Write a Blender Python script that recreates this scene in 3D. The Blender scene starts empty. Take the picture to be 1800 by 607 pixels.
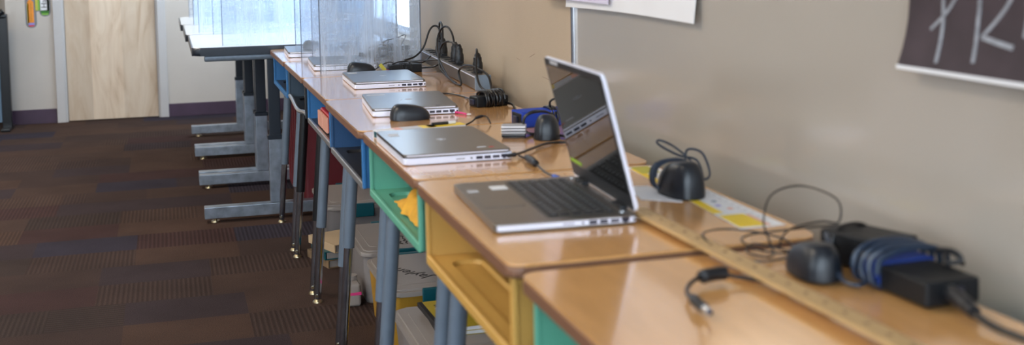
import bpy, bmesh, math, random
from mathutils import Vector, Matrix, noise as mnoise
random.seed(7)
PI = math.pi
scene = bpy.context.scene
COL = scene.collection
DT = 0.74            # desktop height
WALLX = 0.56         # inner face of the right wall
FARY = 8.79          # inner face of the far wall

# ------------------------------------------------------------------ materials
MATS = {}
def mat(name, col, rough=0.5, metal=0.0, coat=0.0, bump=0.0, bscale=200.0, var=0.0, vscale=8.0, stretch=(1, 1, 1), trans=0.0, spec=0.5, coat_rough=0.1, alpha=1.0):
    if name in MATS: return MATS[name]
    m = bpy.data.materials.new(name); m.use_nodes = True
    nt = m.node_tree; b = nt.nodes['Principled BSDF']
    b.inputs['Base Color'].default_value = (*col, 1)
    b.inputs['Roughness'].default_value = rough
    b.inputs['Metallic'].default_value = metal
    b.inputs['Coat Weight'].default_value = coat
    b.inputs['Coat Roughness'].default_value = coat_rough
    b.inputs['Specular IOR Level'].default_value = spec
    b.inputs['Transmission Weight'].default_value = trans
    b.inputs['Alpha'].default_value = alpha
    tc = nt.nodes.new('ShaderNodeTexCoord'); mp = nt.nodes.new('ShaderNodeMapping')
    mp.inputs['Scale'].default_value = stretch
    nt.links.new(tc.outputs['Object'], mp.inputs['Vector'])
    n1 = nt.nodes.new('ShaderNodeTexNoise'); n1.inputs['Scale'].default_value = vscale; n1.inputs['Detail'].default_value = 5
    nt.links.new(mp.outputs['Vector'], n1.inputs['Vector'])
    mr = nt.nodes.new('ShaderNodeMapRange'); mr.inputs['To Min'].default_value = 1 - max(var, .02); mr.inputs['To Max'].default_value = 1 + max(var, .02)
    mr.inputs['From Min'].default_value = .3; mr.inputs['From Max'].default_value = .7
    nt.links.new(n1.outputs['Fac'], mr.inputs['Value'])
    vm = nt.nodes.new('ShaderNodeVectorMath'); vm.operation = 'SCALE'; vm.inputs[0].default_value = col
    nt.links.new(mr.outputs['Result'], vm.inputs['Scale']); nt.links.new(vm.outputs['Vector'], b.inputs['Base Color'])
    if bump > 0:
        n2 = nt.nodes.new('ShaderNodeTexNoise'); n2.inputs['Scale'].default_value = bscale; n2.inputs['Detail'].default_value = 3
        nt.links.new(mp.outputs['Vector'], n2.inputs['Vector'])
        bp = nt.nodes.new('ShaderNodeBump'); bp.inputs['Strength'].default_value = bump; bp.inputs['Distance'].default_value = 0.002
        nt.links.new(n2.outputs['Fac'], bp.inputs['Height']); nt.links.new(bp.outputs['Normal'], b.inputs['Normal'])
    MATS[name] = m
    return m

def M(name): return MATS[name]
mat('laminate', (.72, .375, .135), .20, var=.07, vscale=14, stretch=(3, .6, 1), spec=.6, coat=.9, coat_rough=.10)
mat('edge_brown', (.22, .105, .06), .38, var=.1)
mat('grey_laminate', (.70, .68, .66), .22, var=.02, vscale=90)
mat('black_rubber', (.018, .025, .038), .30, var=.1)
mat('rail_paint', (.16, .19, .23), .35, metal=.4, var=.12, vscale=60)
mat('chrome', (.46, .51, .58), .15, metal=1, var=.22, vscale=18, bump=.12, bscale=50)
mat('steel_foot', (.38, .43, .50), .30, metal=.75, var=.25, vscale=22, bump=.12, bscale=60)
mat('leg_grey', (.15, .19, .245), .38, var=.06, vscale=30, metal=.2)
mat('leg_black', (.006, .007, .009), .3)
mat('glide', (.45, .38, .24), .3, metal=1)
mat('box_blue', (.03, .17, .42), .45, bump=.2, bscale=500, var=.05)
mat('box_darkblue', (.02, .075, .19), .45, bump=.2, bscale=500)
mat('box_steel', (.045, .075, .11), .4, bump=.2, bscale=500)
mat('box_black', (.012, .014, .018), .35)
mat('box_green', (.13, .42, .29), .42, bump=.25, bscale=400, var=.05)
mat('box_yellow', (.62, .35, .085), .42, bump=.25, bscale=400, var=.05)
mat('tray_grey', (.025, .025, .028), .4, bump=.2, bscale=300)
mat('lip_grey', (.42, .42, .43), .3, metal=.6)
mat('alu', (.205, .185, .165), .28, metal=.8, bump=.05, bscale=900, var=.03)
mat('alu_daylit', (.84, .86, 1.0), .30, metal=.1, var=.03)  # bluish white stands in for window light on the laptop sides
mat('dark_plastic', (.008, .009, .012), .42, var=.1)
mat('port_black', (.02, .02, .04), .4)
mat('key_black', (.016, .017, .019), .45); mat('key_well', (.06, .055, .052), .4)
mat('key_legend', (.22, .23, .25), .5)
mat('display', (.003, .003, .003), .03, spec=.5)
MATS['display'].node_tree.nodes['Principled BSDF'].inputs['IOR'].default_value = 1.3
mat('mouse_black', (.009, .012, .018), .33, var=.1)
mat('cable_black', (.007, .006, .007), .35)
mat('cable_blue', (.014, .028, .055), .34)
mat('adapter_black', (.005, .006, .008), .5, bump=.2, bscale=600, spec=.35)
mat('velcro_navy', (.006, .03, .20), .8, bump=.5, bscale=700); mat('velcro_blue', (.01, .05, .42), .85, bump=.6, bscale=900)
mat('white_plastic', (.72, .72, .74), .4)
mat('paper_white', (.78, .78, .80), .7, var=.02)
mat('paper_lilac', (.66, .62, .76), .6)
mat('paper_dark', (.045, .030, .036), .75, var=.25, vscale=14)
mat('chalk', (.30, .31, .34), .9, var=.25, vscale=90)
mat('yellow', (.85, .60, .02), .5)
mat('olive', (.48, .45, .05), .5)
mat('orange', (.85, .28, .02), .5)
mat('red', (.55, .02, .03), .4)
mat('red_plastic', (.50, .015, .02), .3)
mat('peach', (.75, .36, .26), .5)
mat('tan_card', (.50, .36, .22), .7)
mat('pink', (.70, .05, .22), .4)
mat('green_pen', (.03, .50, .05), .35)
mat('teal', (.0, .075, .10), .42)
mat('bin_lid', (.31, .275, .255), .42, bump=.1, bscale=300)
mat('bin_clear', (.28, .25, .24), .35, alpha=.75)
mat('mustard', (.40, .21, .015), .6, var=.15)
mat('notebook_yellow', (.42, .31, .01), .5, var=.06)
mat('ink', (.015, .013, .014), .6)
mat('maroon', (.15, .012, .018), .55, bump=.3, bscale=200)
mat('wood_ruler', (.50, .32, .14), .5, var=.12, vscale=30, stretch=(8, .7, 1))
mat('ruler_ink', (.12, .07, .04), .7)
mat('brass', (.55, .42, .2), .3, metal=1)
mat('strip_metal', (.20, .175, .155), .40, metal=.55, var=.05)
mat('strip_end', (.20, .25, .31), .45)
mat('whiteboard', (.42, .375, .325), .14, spec=.6, var=.02, vscale=2, coat=.3)
mat('frame_alu', (.66, .68, .72), .22, metal=.9)
mat('frame_dark', (.05, .05, .07), .4)
mat('casing', (.50, .48, .47), .5, bump=.05, bscale=30)
mat('baseboard', (.055, .028, .055), .5, bump=.1, bscale=80, var=.15)
mat('ceiling_white', (.75, .74, .72), .9, bump=.3, bscale=120)
mat('steel_blue', (.12, .20, .30), .45)
mat('cloth_yellow', (.72, .36, .03), .8, bump=.5, bscale=300, var=.15, vscale=40)
mat('crayon_green', (.18, .42, .04), .5)
mat('crayon_darkgreen', (.03, .17, .01), .5)
mat('lavender', (.30, .26, .62), .5)
mat('sticker_grey', (.52, .52, .55), .5)
mat('screen_green', (.30, .50, .02), .5)
mat('clear_case', (.30, .32, .36), .12, alpha=.5)
mat('connector_blue', (.03, .10, .45), .4)
mat('book_brown', (.20, .13, .07), .7, var=.3, vscale=30)

def wallmat(name, col, var=.06, bump=.35):
    m = mat(name, col, .62, bump=bump, bscale=260, var=var, vscale=2.5)
    return m
wallmat('wall_tan', (.50, .395, .285)); wallmat('wall_cream', (.52, .47, .42))

def film(name, dens, tint=(.80, .88, 1.0)):
    """scuffed clear plastic: see-through with vertical scuffs and window glare painted as milky streaks"""
    m = bpy.data.materials.new(name); m.use_nodes = True; nt = m.node_tree; nt.nodes.clear()
    o = nt.nodes.new('ShaderNodeOutputMaterial'); mx = nt.nodes.new('ShaderNodeMixShader')
    tr = nt.nodes.new('ShaderNodeBsdfTransparent'); tr.inputs[0].default_value = (.93, .965, 1, 1)
    pb = nt.nodes.new('ShaderNodeBsdfPrincipled'); pb.inputs['Base Color'].default_value = (*tint, 1); pb.inputs['Roughness'].default_value = .25
    df = nt.nodes.new('ShaderNodeBsdfTranslucent'); df.inputs[0].default_value = (*tint, 1)
    mm = nt.nodes.new('ShaderNodeMixShader'); mm.inputs[0].default_value = .5
    nt.links.new(pb.outputs[0], mm.inputs[1]); nt.links.new(df.outputs[0], mm.inputs[2])
    tc = nt.nodes.new('ShaderNodeTexCoord')
    def nz(scale, stretch, det=4):
        mp = nt.nodes.new('ShaderNodeMapping'); mp.inputs['Scale'].default_value = stretch
        n = nt.nodes.new('ShaderNodeTexNoise'); n.inputs['Scale'].default_value = scale; n.inputs['Detail'].default_value = det
        nt.links.new(tc.outputs['Object'], mp.inputs[0]); nt.links.new(mp.outputs[0], n.inputs['Vector']); return n
    a = nz(9, (1.6, 1.6, .35)); b = nz(120, (1, 1, .03), 2); c = nz(16, (.4, .4, 3.2))
    def mrange(n, lo, hi, tmin, tmax):
        r = nt.nodes.new('ShaderNodeMapRange'); r.inputs[1].default_value = lo; r.inputs[2].default_value = hi; r.inputs[3].default_value = tmin; r.inputs[4].default_value = tmax
        nt.links.new(n.outputs['Fac'], r.inputs[0]); return r
    ra = mrange(a, .38, .62, 0, 1.0); rb = mrange(b, .35, .7, .55, 1.25); rc = mrange(c, .42, .68, .15, .9)
    add = nt.nodes.new('ShaderNodeMath'); add.operation = 'MAXIMUM'
    nt.links.new(ra.outputs[0], add.inputs[0]); nt.links.new(rc.outputs[0], add.inputs[1])
    mul = nt.nodes.new('ShaderNodeMath'); mul.operation = 'MULTIPLY'; nt.links.new(add.outputs[0], mul.inputs[0]); nt.links.new(rb.outputs[0], mul.inputs[1])
    m3 = nt.nodes.new('ShaderNodeMath'); m3.operation = 'MULTIPLY'; m3.inputs[1].default_value = dens; nt.links.new(mul.outputs[0], m3.inputs[0])
    ad = nt.nodes.new('ShaderNodeMath'); ad.operation = 'ADD'; ad.inputs[1].default_value = .05; ad.use_clamp = True; nt.links.new(m3.outputs[0], ad.inputs[0])
    nt.links.new(ad.outputs[0], mx.inputs[0]); nt.links.new(tr.outputs[0], mx.inputs[1]); nt.links.new(mm.outputs[0], mx.inputs[2])
    nt.links.new(mx.outputs[0], o.inputs[0]); MATS[name] = m
film('film', .36); film('film_thin', .33)  # milky density stands in for window reflections in the panels
mat('film_edge', (.16, .19, .25), .2, alpha=.75)

def carpet():
    m = bpy.data.materials.new('carpet'); m.use_nodes = True; nt = m.node_tree; b = nt.nodes['Principled BSDF']
    b.inputs['Roughness'].default_value = .93; b.inputs['Specular IOR Level'].default_value = .15
    L = nt.links.new
    def math_(op, a, bb=None, c=None):
        n = nt.nodes.new('ShaderNodeMath'); n.operation = op
        for i, v in enumerate((a, bb, c)):
            if v is None: continue
            if isinstance(v, (int, float)): n.inputs[i].default_value = v
            else: L(v, n.inputs[i])
        return n.outputs[0]
    tc = nt.nodes.new('ShaderNodeTexCoord'); sp = nt.nodes.new('ShaderNodeSeparateXYZ'); L(tc.outputs['Object'], sp.inputs[0])
    x, y = sp.outputs[0], sp.outputs[1]
    # tiles of half a metre; every tile holds patches of its own; ribs turn a quarter from tile to tile
    tx = math_('FLOOR', math_('MULTIPLY', x, 2.0)); ty = math_('FLOOR', math_('MULTIPLY', y, 2.0))
    row = nt.nodes.new('ShaderNodeTexWhiteNoise'); row.noise_dimensions = '1D'; L(ty, row.inputs['W'])
    px = math_('FLOOR', math_('ADD', math_('MULTIPLY', x, 2.6), math_('MULTIPLY', row.outputs[0], 3.0))); py = math_('FLOOR', math_('MULTIPLY', y, 4.0))
    cb = nt.nodes.new('ShaderNodeCombineXYZ'); L(px, cb.inputs[0]); L(py, cb.inputs[1])
    wn = nt.nodes.new('ShaderNodeTexWhiteNoise'); wn.noise_dimensions = '2D'; L(cb.outputs[0], wn.inputs['Vector'])
    cb2 = nt.nodes.new('ShaderNodeCombineXYZ'); L(tx, cb2.inputs[0]); L(ty, cb2.inputs[1])
    w2 = nt.nodes.new('ShaderNodeTexWhiteNoise'); w2.noise_dimensions = '2D'; L(cb2.outputs[0], w2.inputs['Vector'])
    cr = nt.nodes.new('ShaderNodeValToRGB'); cr.color_ramp.interpolation = 'CONSTANT'
    cols = [(0, (.058, .034, .026)), (.22, (.048, .029, .024)), (.42, (.040, .027, .029)), (.56, (.064, .036, .026)), (.72, (.033, .027, .038)), (.82, (.050, .025, .023)), (.93, (.041, .027, .023))]
    e = cr.color_ramp.elements
    e[0].position = 0; e[0].color = (*cols[0][1], 1); e[1].position = cols[1][0]; e[1].color = (*cols[1][1], 1)
    for p_, c_ in cols[2:]:
        k = e.new(p_); k.color = (*c_, 1)
    L(wn.outputs[0], cr.inputs[0])
    rx = math_('SINE', math_('MULTIPLY', x, 2 * PI / .016)); ry = math_('SINE', math_('MULTIPLY', y, 2 * PI / .022))
    par = math_('GREATER_THAN', w2.outputs[0], .5)
    rib = math_('ADD', math_('MULTIPLY', rx, par), math_('MULTIPLY', ry, math_('SUBTRACT', 1, par)))
    ns = nt.nodes.new('ShaderNodeTexNoise'); ns.inputs['Scale'].default_value = 260; ns.inputs['Detail'].default_value = 2; L(tc.outputs['Object'], ns.inputs['Vector'])
    nl = nt.nodes.new('ShaderNodeTexNoise'); nl.inputs['Scale'].default_value = 5; nl.inputs['Detail'].default_value = 4; L(tc.outputs['Object'], nl.inputs['Vector'])
    amt = math_('MULTIPLY', math_('GREATER_THAN', math_('FRACT', math_('MULTIPLY', wn.outputs[0], 7.0)), .62), .20)
    f = math_('ADD', math_('MULTIPLY', rib, amt), 1.0)
    f = math_('MULTIPLY', f, math_('ADD', math_('MULTIPLY', ns.outputs[0], 1.5), .25))
    f = math_('MULTIPLY', f, math_('ADD', math_('MULTIPLY', nl.outputs[0], .7), .65))
    vm = nt.nodes.new('ShaderNodeVectorMath'); vm.operation = 'SCALE'; L(cr.outputs[0], vm.inputs[0]); L(f, vm.inputs['Scale']); L(vm.outputs[0], b.inputs['Base Color'])
    bp = nt.nodes.new('ShaderNodeBump'); bp.inputs['Strength'].default_value = .7; bp.inputs['Distance'].default_value = .003
    L(math_('ADD', math_('MULTIPLY', math_('MULTIPLY', rib, amt), 1.6), ns.outputs[0]), bp.inputs['Height']); L(bp.outputs[0], b.inputs['Normal'])
    MATS['carpet'] = m
carpet()

def birch():
    m = bpy.data.materials.new('birch'); m.use_nodes = True; nt = m.node_tree; b = nt.nodes['Principled BSDF']; L = nt.links.new
    b.inputs['Roughness'].default_value = .42
    tc = nt.nodes.new('ShaderNodeTexCoord'); mp = nt.nodes.new('ShaderNodeMapping'); mp.inputs['Scale'].default_value = (5, 5, 1.3); L(tc.outputs['Object'], mp.inputs[0])
    sp = nt.nodes.new('ShaderNodeSeparateXYZ'); L(tc.outputs['Object'], sp.inputs[0])
    n = nt.nodes.new('ShaderNodeTexNoise'); n.inputs['Scale'].default_value = 1.6; n.inputs['Detail'].default_value = 4; n.inputs['Distortion'].default_value = 2.2; L(mp.outputs[0], n.inputs['Vector'])
    cr = nt.nodes.new('ShaderNodeValToRGB'); e = cr.color_ramp.elements
    e[0].position = .22; e[0].color = (.46, .32, .21, 1); e[1].position = .62; e[1].color = (.66, .53, .40, 1)
    k = e.new(.42); k.color = (.60, .46, .33, 1)
    L(n.outputs['Fac'], cr.inputs[0])
    lf = nt.nodes.new('ShaderNodeValToRGB'); lf.color_ramp.interpolation = 'CONSTANT'; q = lf.color_ramp.elements
    q[0].position = 0; q[0].color = (.84, .83, .82, 1); q[1].position = .27; q[1].color = (1.06, 1.06, 1.06, 1); k = q.new(.62); k.color = (.95, .95, .95, 1)
    mr = nt.nodes.new('ShaderNodeMapRange'); mr.inputs[1].default_value = -.3; mr.inputs[2].default_value = .3; L(sp.outputs[0], mr.inputs[0]); L(mr.outputs[0], lf.inputs[0])
    n2 = nt.nodes.new('ShaderNodeTexNoise'); n2.inputs['Scale'].default_value = 14; n2.inputs['Detail'].default_value = 4; mp2 = nt.nodes.new('ShaderNodeMapping'); mp2.inputs['Scale'].default_value = (9, 9, .35); L(tc.outputs['Object'], mp2.inputs[0]); L(mp2.outputs[0], n2.inputs['Vector'])
    r2 = nt.nodes.new('ShaderNodeMapRange'); r2.inputs[3].default_value = .95; r2.inputs[4].default_value = 1.05; L(n2.outputs['Fac'], r2.inputs[0])
    v1 = nt.nodes.new('ShaderNodeVectorMath'); v1.operation = 'MULTIPLY'; L(cr.outputs[0], v1.inputs[0]); L(lf.outputs[0], v1.inputs[1])
    v2 = nt.nodes.new('ShaderNodeVectorMath'); v2.operation = 'SCALE'; L(v1.outputs[0], v2.inputs[0]); L(r2.outputs[0], v2.inputs['Scale']); L(v2.outputs[0], b.inputs['Base Color'])
    MATS['birch'] = m
birch()

# ------------------------------------------------------------------ mesh helpers
def merge(dst, src):
    me = bpy.data.meshes.new('tmp'); src.to_mesh(me); src.free(); dst.from_mesh(me); bpy.data.meshes.remove(me)
def box(bm, x0, x1, y0, y1, z0, z1, bev=0.0, seg=2, Mx=None):
    b = bmesh.new(); bmesh.ops.create_cube(b, size=1)
    bmesh.ops.scale(b, vec=(x1 - x0, y1 - y0, z1 - z0), verts=b.verts)
    bmesh.ops.translate(b, vec=((x0 + x1) / 2, (y0 + y1) / 2, (z0 + z1) / 2), verts=b.verts)
    if bev > 0: bmesh.ops.bevel(b, geom=b.edges[:], offset=bev, segments=seg, affect='EDGES', profile=.5)
    if Mx is not None: bmesh.ops.transform(b, matrix=Mx, verts=b.verts)
    merge(bm, b)
def rrect(x0, x1, y0, y1, r, n=6):
    if isinstance(r, (int, float)): r = (r,) * 4
    out = []
    for (cx, cy, a0, rr) in ((x1 - r[0], y1 - r[0], 0, r[0]), (x0 + r[1], y1 - r[1], 90, r[1]), (x0 + r[2], y0 + r[2], 180, r[2]), (x1 - r[3], y0 + r[3], 270, r[3])):
        for i in range(n + 1):
            a = math.radians(a0 + 90 * i / n); out.append((cx + rr * math.cos(a), cy + rr * math.sin(a)))
    return out
def prism(bm, pts, z0, z1, bev=0.0, seg=2, Mx=None):
    b = bmesh.new()
    v0 = [b.verts.new((x, y, z0)) for x, y in pts]; v1 = [b.verts.new((x, y, z1)) for x, y in pts]
    n = len(pts)
    b.faces.new(v0[::-1]); top = b.faces.new(v1)
    for i in range(n): b.faces.new((v0[i], v0[(i + 1) % n], v1[(i + 1) % n], v1[i]))
    if bev > 0:
        b.edges.ensure_lookup_table()
        ed = [e for e in b.edges if abs(e.verts[0].co.z - e.verts[1].co.z) < 1e-7]
        bmesh.ops.bevel(b, geom=ed, offset=bev, segments=seg, affect='EDGES', profile=.5)
    bmesh.ops.recalc_face_normals(b, faces=b.faces)
    if Mx is not None: bmesh.ops.transform(b, matrix=Mx, verts=b.verts)
    merge(bm, b)
def catmull(P, n=6, closed=False):
    P = [Vector(p) for p in P]; out = []; N = len(P)
    for i in range(N if closed else N - 1):
        if closed: a, b, c, d = P[(i - 1) % N], P[i], P[(i + 1) % N], P[(i + 2) % N]
        else: a, b, c, d = P[max(i - 1, 0)], P[i], P[i + 1], P[min(i + 2, N - 1)]
        for k in range(n):
            t = k / n
            out.append(.5 * ((2 * b) + (c - a) * t + (2 * a - 5 * b + 4 * c - d) * t * t + (3 * b - a - 3 * c + d) * t ** 3))
    if not closed: out.append(P[-1])
    return out
def tube(bm, P, r, n=8, smooth=6, closed=False, radii=None):
    pts = catmull(P, smooth, closed) if smooth else [Vector(p) for p in P]
    N = len(pts); rings = []; up = None
    for i, p in enumerate(pts):
        if closed: t = (pts[(i + 1) % N] - pts[i - 1])
        else: t = pts[min(i + 1, N - 1)] - pts[max(i - 1, 0)]
        if t.length < 1e-9: t = Vector((0, 0, 1))
        t.normalize()
        if up is None: up = Vector((0, 0, 1)) if abs(t.z) < .9 else Vector((1, 0, 0))
        u = (up - t * up.dot(t)); 
        if u.length < 1e-6: u = t.orthogonal()
        u.normalize(); v = t.cross(u); up = u
        rr = r if radii is None else radii[min(int(i / max(1, (N - 1)) * (len(radii) - 1) + .5), len(radii) - 1)]
        rings.append([bm.verts.new(p + (u * math.cos(2 * PI * k / n) + v * math.sin(2 * PI * k / n)) * rr) for k in range(n)])
    for i in range(N if closed else N - 1):
        a, b = rings[i], rings[(i + 1) % N]
        for k in range(n): bm.faces.new((a[k], a[(k + 1) % n], b[(k + 1) % n], b[k]))
    if not closed:
        bm.faces.new(rings[0][::-1]); bm.faces.new(rings[-1])
def cyl(bm, a, b, r, r2=None, n=20):
    tube(bm, [a, b], r, n=n, smooth=0, radii=[r, r if r2 is None else r2])
def coil(center, ax, rx, rz, turns, pitch, n=14, jit=.002, seed=1, tilt=0):
    """points of a cable wound round an axis lying in the desk plane (ax = angle of the axis about z)"""
    rnd = random.Random(seed); out = []
    A = Vector((math.cos(ax), math.sin(ax), 0)); S = Vector((-math.sin(ax), math.cos(ax), 0)); Z = Vector((0, 0, 1))
    tot = int(turns * n)
    for i in range(tot + 1):
        a = 2 * PI * i / n; s = (i / n - turns / 2) * pitch
        c, d = math.cos(a), math.sin(a)
        c = math.copysign(abs(c) ** .8, c); d = math.copysign(abs(d) ** .8, d)
        out.append(Vector(center) + A * (s + tilt * c + rnd.uniform(-jit, jit)) + S * (rx * c) + Z * (rz * d + rnd.uniform(-jit, jit) * .3))
    return out

def tag(o, label=None, cat=None, group=None, kind=None):
    if label: o['label'] = label
    if cat: o['category'] = cat
    if group: o['group'] = group
    if kind: o['kind'] = kind
    return o
def thing(name, loc, label, cat, group=None, rz=0):
    o = bpy.data.objects.new(name, None); COL.objects.link(o); o.empty_display_size = .05
    o.location = loc; o.rotation_euler = (0, 0, rz)
    return tag(o, label, cat, group)
def rootmx(o):
    Mx = Matrix.Identity(4)
    while o: 
        Mx = (Matrix.Translation(o.location) @ o.rotation_euler.to_matrix().to_4x4()) @ Mx; o = o.parent
    return Mx
def obj(name, bm, m, parent=None, world=False, smooth=35, label=None):
    if not isinstance(m, (list, tuple)): m = [m]
    me = bpy.data.meshes.new(name)
    if parent is not None and world: bmesh.ops.transform(bm, matrix=rootmx(parent).inverted(), verts=bm.verts)
    org = Vector((0, 0, 0))
    if parent is None:                       # put the origin at the base of a thing that is one mesh
        xs = [v.co for v in bm.verts]
        org = Vector(((min(v.x for v in xs) + max(v.x for v in xs)) / 2, (min(v.y for v in xs) + max(v.y for v in xs)) / 2, min(v.z for v in xs)))
        bmesh.ops.translate(bm, vec=-org, verts=bm.verts)
    bm.to_mesh(me); bm.free()
    for k in m: me.materials.append(M(k))
    if smooth:
        me.polygons.foreach_set('use_smooth', [True] * len(me.polygons))
        try: me.set_sharp_from_angle(angle=math.radians(smooth))
        except Exception: pass
    o = bpy.data.objects.new(name, me); COL.objects.link(o); o.location = org
    if smooth and smooth < 60:
        wn = o.modifiers.new('weighted_normals', 'WEIGHTED_NORMAL'); wn.keep_sharp = True; wn.weight = 100
    if parent is not None: o.parent = parent
    if label: o['label'] = label
    return o
def NB(): return bmesh.new()
def struct(name, bm, m, parent=None, smooth=0):
    o = obj(name, bm, m, parent, world=True, smooth=smooth)
    if parent is None: o['kind'] = 'structure'
    return o
def text_part(name, txt, size, Mx, m, parent, depth=.0003, sx=1.0):
    cu = bpy.data.curves.new('txt', 'FONT'); cu.body = txt; cu.size = size; cu.extrude = depth; cu.align_x = 'CENTER'; cu.align_y = 'CENTER'; cu.resolution_u = 3
    t = bpy.data.objects.new('txt', cu); COL.objects.link(t)
    bpy.context.view_layer.update()
    me = bpy.data.meshes.new_from_object(t.evaluated_get(bpy.context.evaluated_depsgraph_get()))
    bpy.data.objects.remove(t); bpy.data.curves.remove(cu)
    b = NB(); b.from_mesh(me); bpy.data.meshes.remove(me)
    bmesh.ops.scale(b, vec=(sx, 1, 1), verts=b.verts); bmesh.ops.transform(b, matrix=Mx, verts=b.verts)
    return obj(name, b, m, parent, world=True, smooth=0)

# ------------------------------------------------------------------ room
LX, BY, CZ, ALX = -5.2, -1.7, 2.75, -1.475
b = NB(); box(b, LX - .1, WALLX + .1, BY - .1, 10.0, -.05, 0); struct('floor', b, 'carpet')
b = NB(); box(b, LX - .1, WALLX + .1, BY - .1, 10.0, CZ, CZ + .08); struct('ceiling', b, 'ceiling_white')
# far wall with the door opening (door 0.60 wide, only the part up to 2.05 m)
D0, D1 = -1.100, -.498
b = NB()
box(b, ALX, D0 - .03, FARY, FARY + .12, 0, CZ); box(b, D1 + .03, WALLX, FARY, FARY + .12, 0, CZ); box(b, D0 - .03, D1 + .03, FARY, FARY + .12, 2.08, CZ)
struct('wall_far', b, 'wall_cream')
b = NB(); box(b, LX, WALLX + .1, 9.78, 9.9, 0, CZ); box(b, ALX - .001, ALX + .1, FARY + .12, 9.9, 0, CZ); struct('wall_alcove', b, 'wall_cream')
# window walls: behind the camera and at the left, with real openings
def wall_open(name, axis, c, a0, a1, opens, th=.1, m='wall_cream'):
    b = NB(); x = a0
    def bb(u0, u1, z0, z1):
        if axis == 'y': box(b, u0, u1, c - th, c, z0, z1)
        else: box(b, c - th, c, u0, u1, z0, z1)
    for (o0, o1, z0, z1) in opens:
        bb(x, o0, 0, CZ); bb(o0, o1, 0, z0); bb(o0, o1, z1, CZ); x = o1
    bb(x, a1, 0, CZ)
    return struct(name, b, m)
BW = [(-4.6, -3.1, .75, 2.5), (-2.95, -1.3, .75, 2.5), (-1.15, .40, .75, 2.5)]
LW = [(.4, 2.1, 1.0, 2.4)]
RW = [(4.93, 6.65, .775, 2.35), (6.80, 8.60, .775, 2.35)]
wall_open('wall_right', 'x', WALLX + .1, BY, 9.9, RW, m='wall_tan')
wall_open('wall_back', 'y', BY, LX, WALLX, BW); wall_open('wall_left', 'x', LX, BY, 9.9, LW)
def winframe(n, axis, c, o):
    u0, u1, z0, z1 = o; b = NB(); w = .04
    def bb(a0, a1, q0, q1):
        if axis == 'y': box(b, a0, a1, c - .08, c - .03, q0, q1)
        else: box(b, c - .08, c - .03, a0, a1, q0, q1)
    bb(u0, u0 + w, z0, z1); bb(u1 - w, u1, z0, z1); bb(u0, u1, z0, z0 + w); bb(u0, u1, z1 - w, z1); um = (u0 + u1) / 2; bb(um - .02, um + .02, z0, z1)
    struct('window_%d' % n, b, 'frame_alu')
    L = bpy.data.lights.new('window_daylight', 'AREA'); L.shape = 'RECTANGLE'; L.size = u1 - u0; L.size_y = z1 - z0
    L.cycles.is_portal = True
    lo = bpy.data.objects.new('window_daylight', L); COL.objects.link(lo)
    if axis == 'y': lo.location = (um, c - .1, (z0 + z1) / 2); lo.rotation_euler = (PI / 2, 0, 0)   # faces +y
    else: lo.location = (c - .1, um, (z0 + z1) / 2); lo.rotation_euler = (PI / 2, 0, -PI / 2)           # faces +x
    if axis == 'y': lo.rotation_euler = (PI / 2, 0, PI)
    if axis == 'r': lo.location = (c + .02, um, (z0 + z1) / 2); lo.rotation_euler = (PI / 2, 0, PI / 2)
    return lo
k = 1
for o in BW: winframe(k, 'y', BY, o); k += 1
for o in LW: winframe(k, 'x', LX, o); k += 1
for o in RW: winframe(k, 'r', WALLX + .12, o); k += 1
# baseboards
b = NB(); box(b, ALX, D0 - .075, FARY - .008, FARY, 0, .10, .002, 1); struct('baseboard_far_left', b, 'baseboard')
b = NB(); box(b, D1 + .067, WALLX - .01, FARY - .008, FARY, 0, .092, .002, 1); struct('baseboard_far_right', b, 'baseboard')
b = NB(); box(b, WALLX - .008, WALLX, BY, FARY, 0, .10, .002, 1); struct('baseboard_right', b, 'baseboard')
# door and casing
dr = NB(); prism(dr, [(-.3, -.02), (.3, -.02), (.3, .02), (-.3, .02)], .006, 2.05, .001, 1)
d = obj('door_1', dr, 'birch'); d['kind'] = 'structure'; d.location = ((D0 + D1) / 2, FARY + .035, .006)
for i, (a, c) in enumerate(((D0 - .072, D0 - .014), (D1 + .014, D1 + .070))):
    b = NB(); box(b, a, c, FARY - .018, FARY + .001, 0, 2.12, .003, 2); struct('trim_%d' % (i + 1), b, 'casing')
for i, (a, c) in enumerate(((D0 - .030, D0 - .002), (D1 + .002, D1 + .030))):
    b = NB(); box(b, a, c, FARY - .004, FARY + .11, 0, 2.08, .001, 1); struct('trim_%d' % (i + 3), b, 'casing')
b = NB(); box(b, D0 - .03, D0 + .02, FARY + .057, FARY + .075, 0, 2.07); box(b, D1 - .02, D1 + .03, FARY + .057, FARY + .075, 0, 2.07); box(b, D0 - .03, D1 + .03, FARY + .057, FARY + .075, 2.03, 2.08); struct('trim_6', b, 'casing')
b = NB(); box(b, D0 - .072, D1 + .07, FARY - .018, FARY + .001, 2.06, 2.13, .003, 2); struct('trim_5', b, 'casing')

# whiteboard (mounted on the right wall) with its aluminium edge
wb = thing('whiteboard', (WALLX - .007, 1.2, .35), 'large glossy whiteboard with slim aluminium edge on the right wall above the desks', 'whiteboard')
WBX = .546
b = NB(); box(b, WBX, WALLX, -1.2, 2.77, .45, 2.2); obj('board_surface', b, 'whiteboard', wb, world=True, smooth=0)
b = NB(); box(b, WBX - .006, WALLX, 2.77, 2.783, .44, 2.21, .002, 2); box(b, WBX - .006, WALLX, -1.2, 2.783, .43, .45, .002, 2); obj('board_frame', b, 'frame_alu', wb, world=True)
b = NB(); box(b, WBX - .003, WALLX, 2.784, 2.80, .44, 2.21, .001, 1); obj('frame_edge', b, 'frame_dark', wb, world=True)

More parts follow.
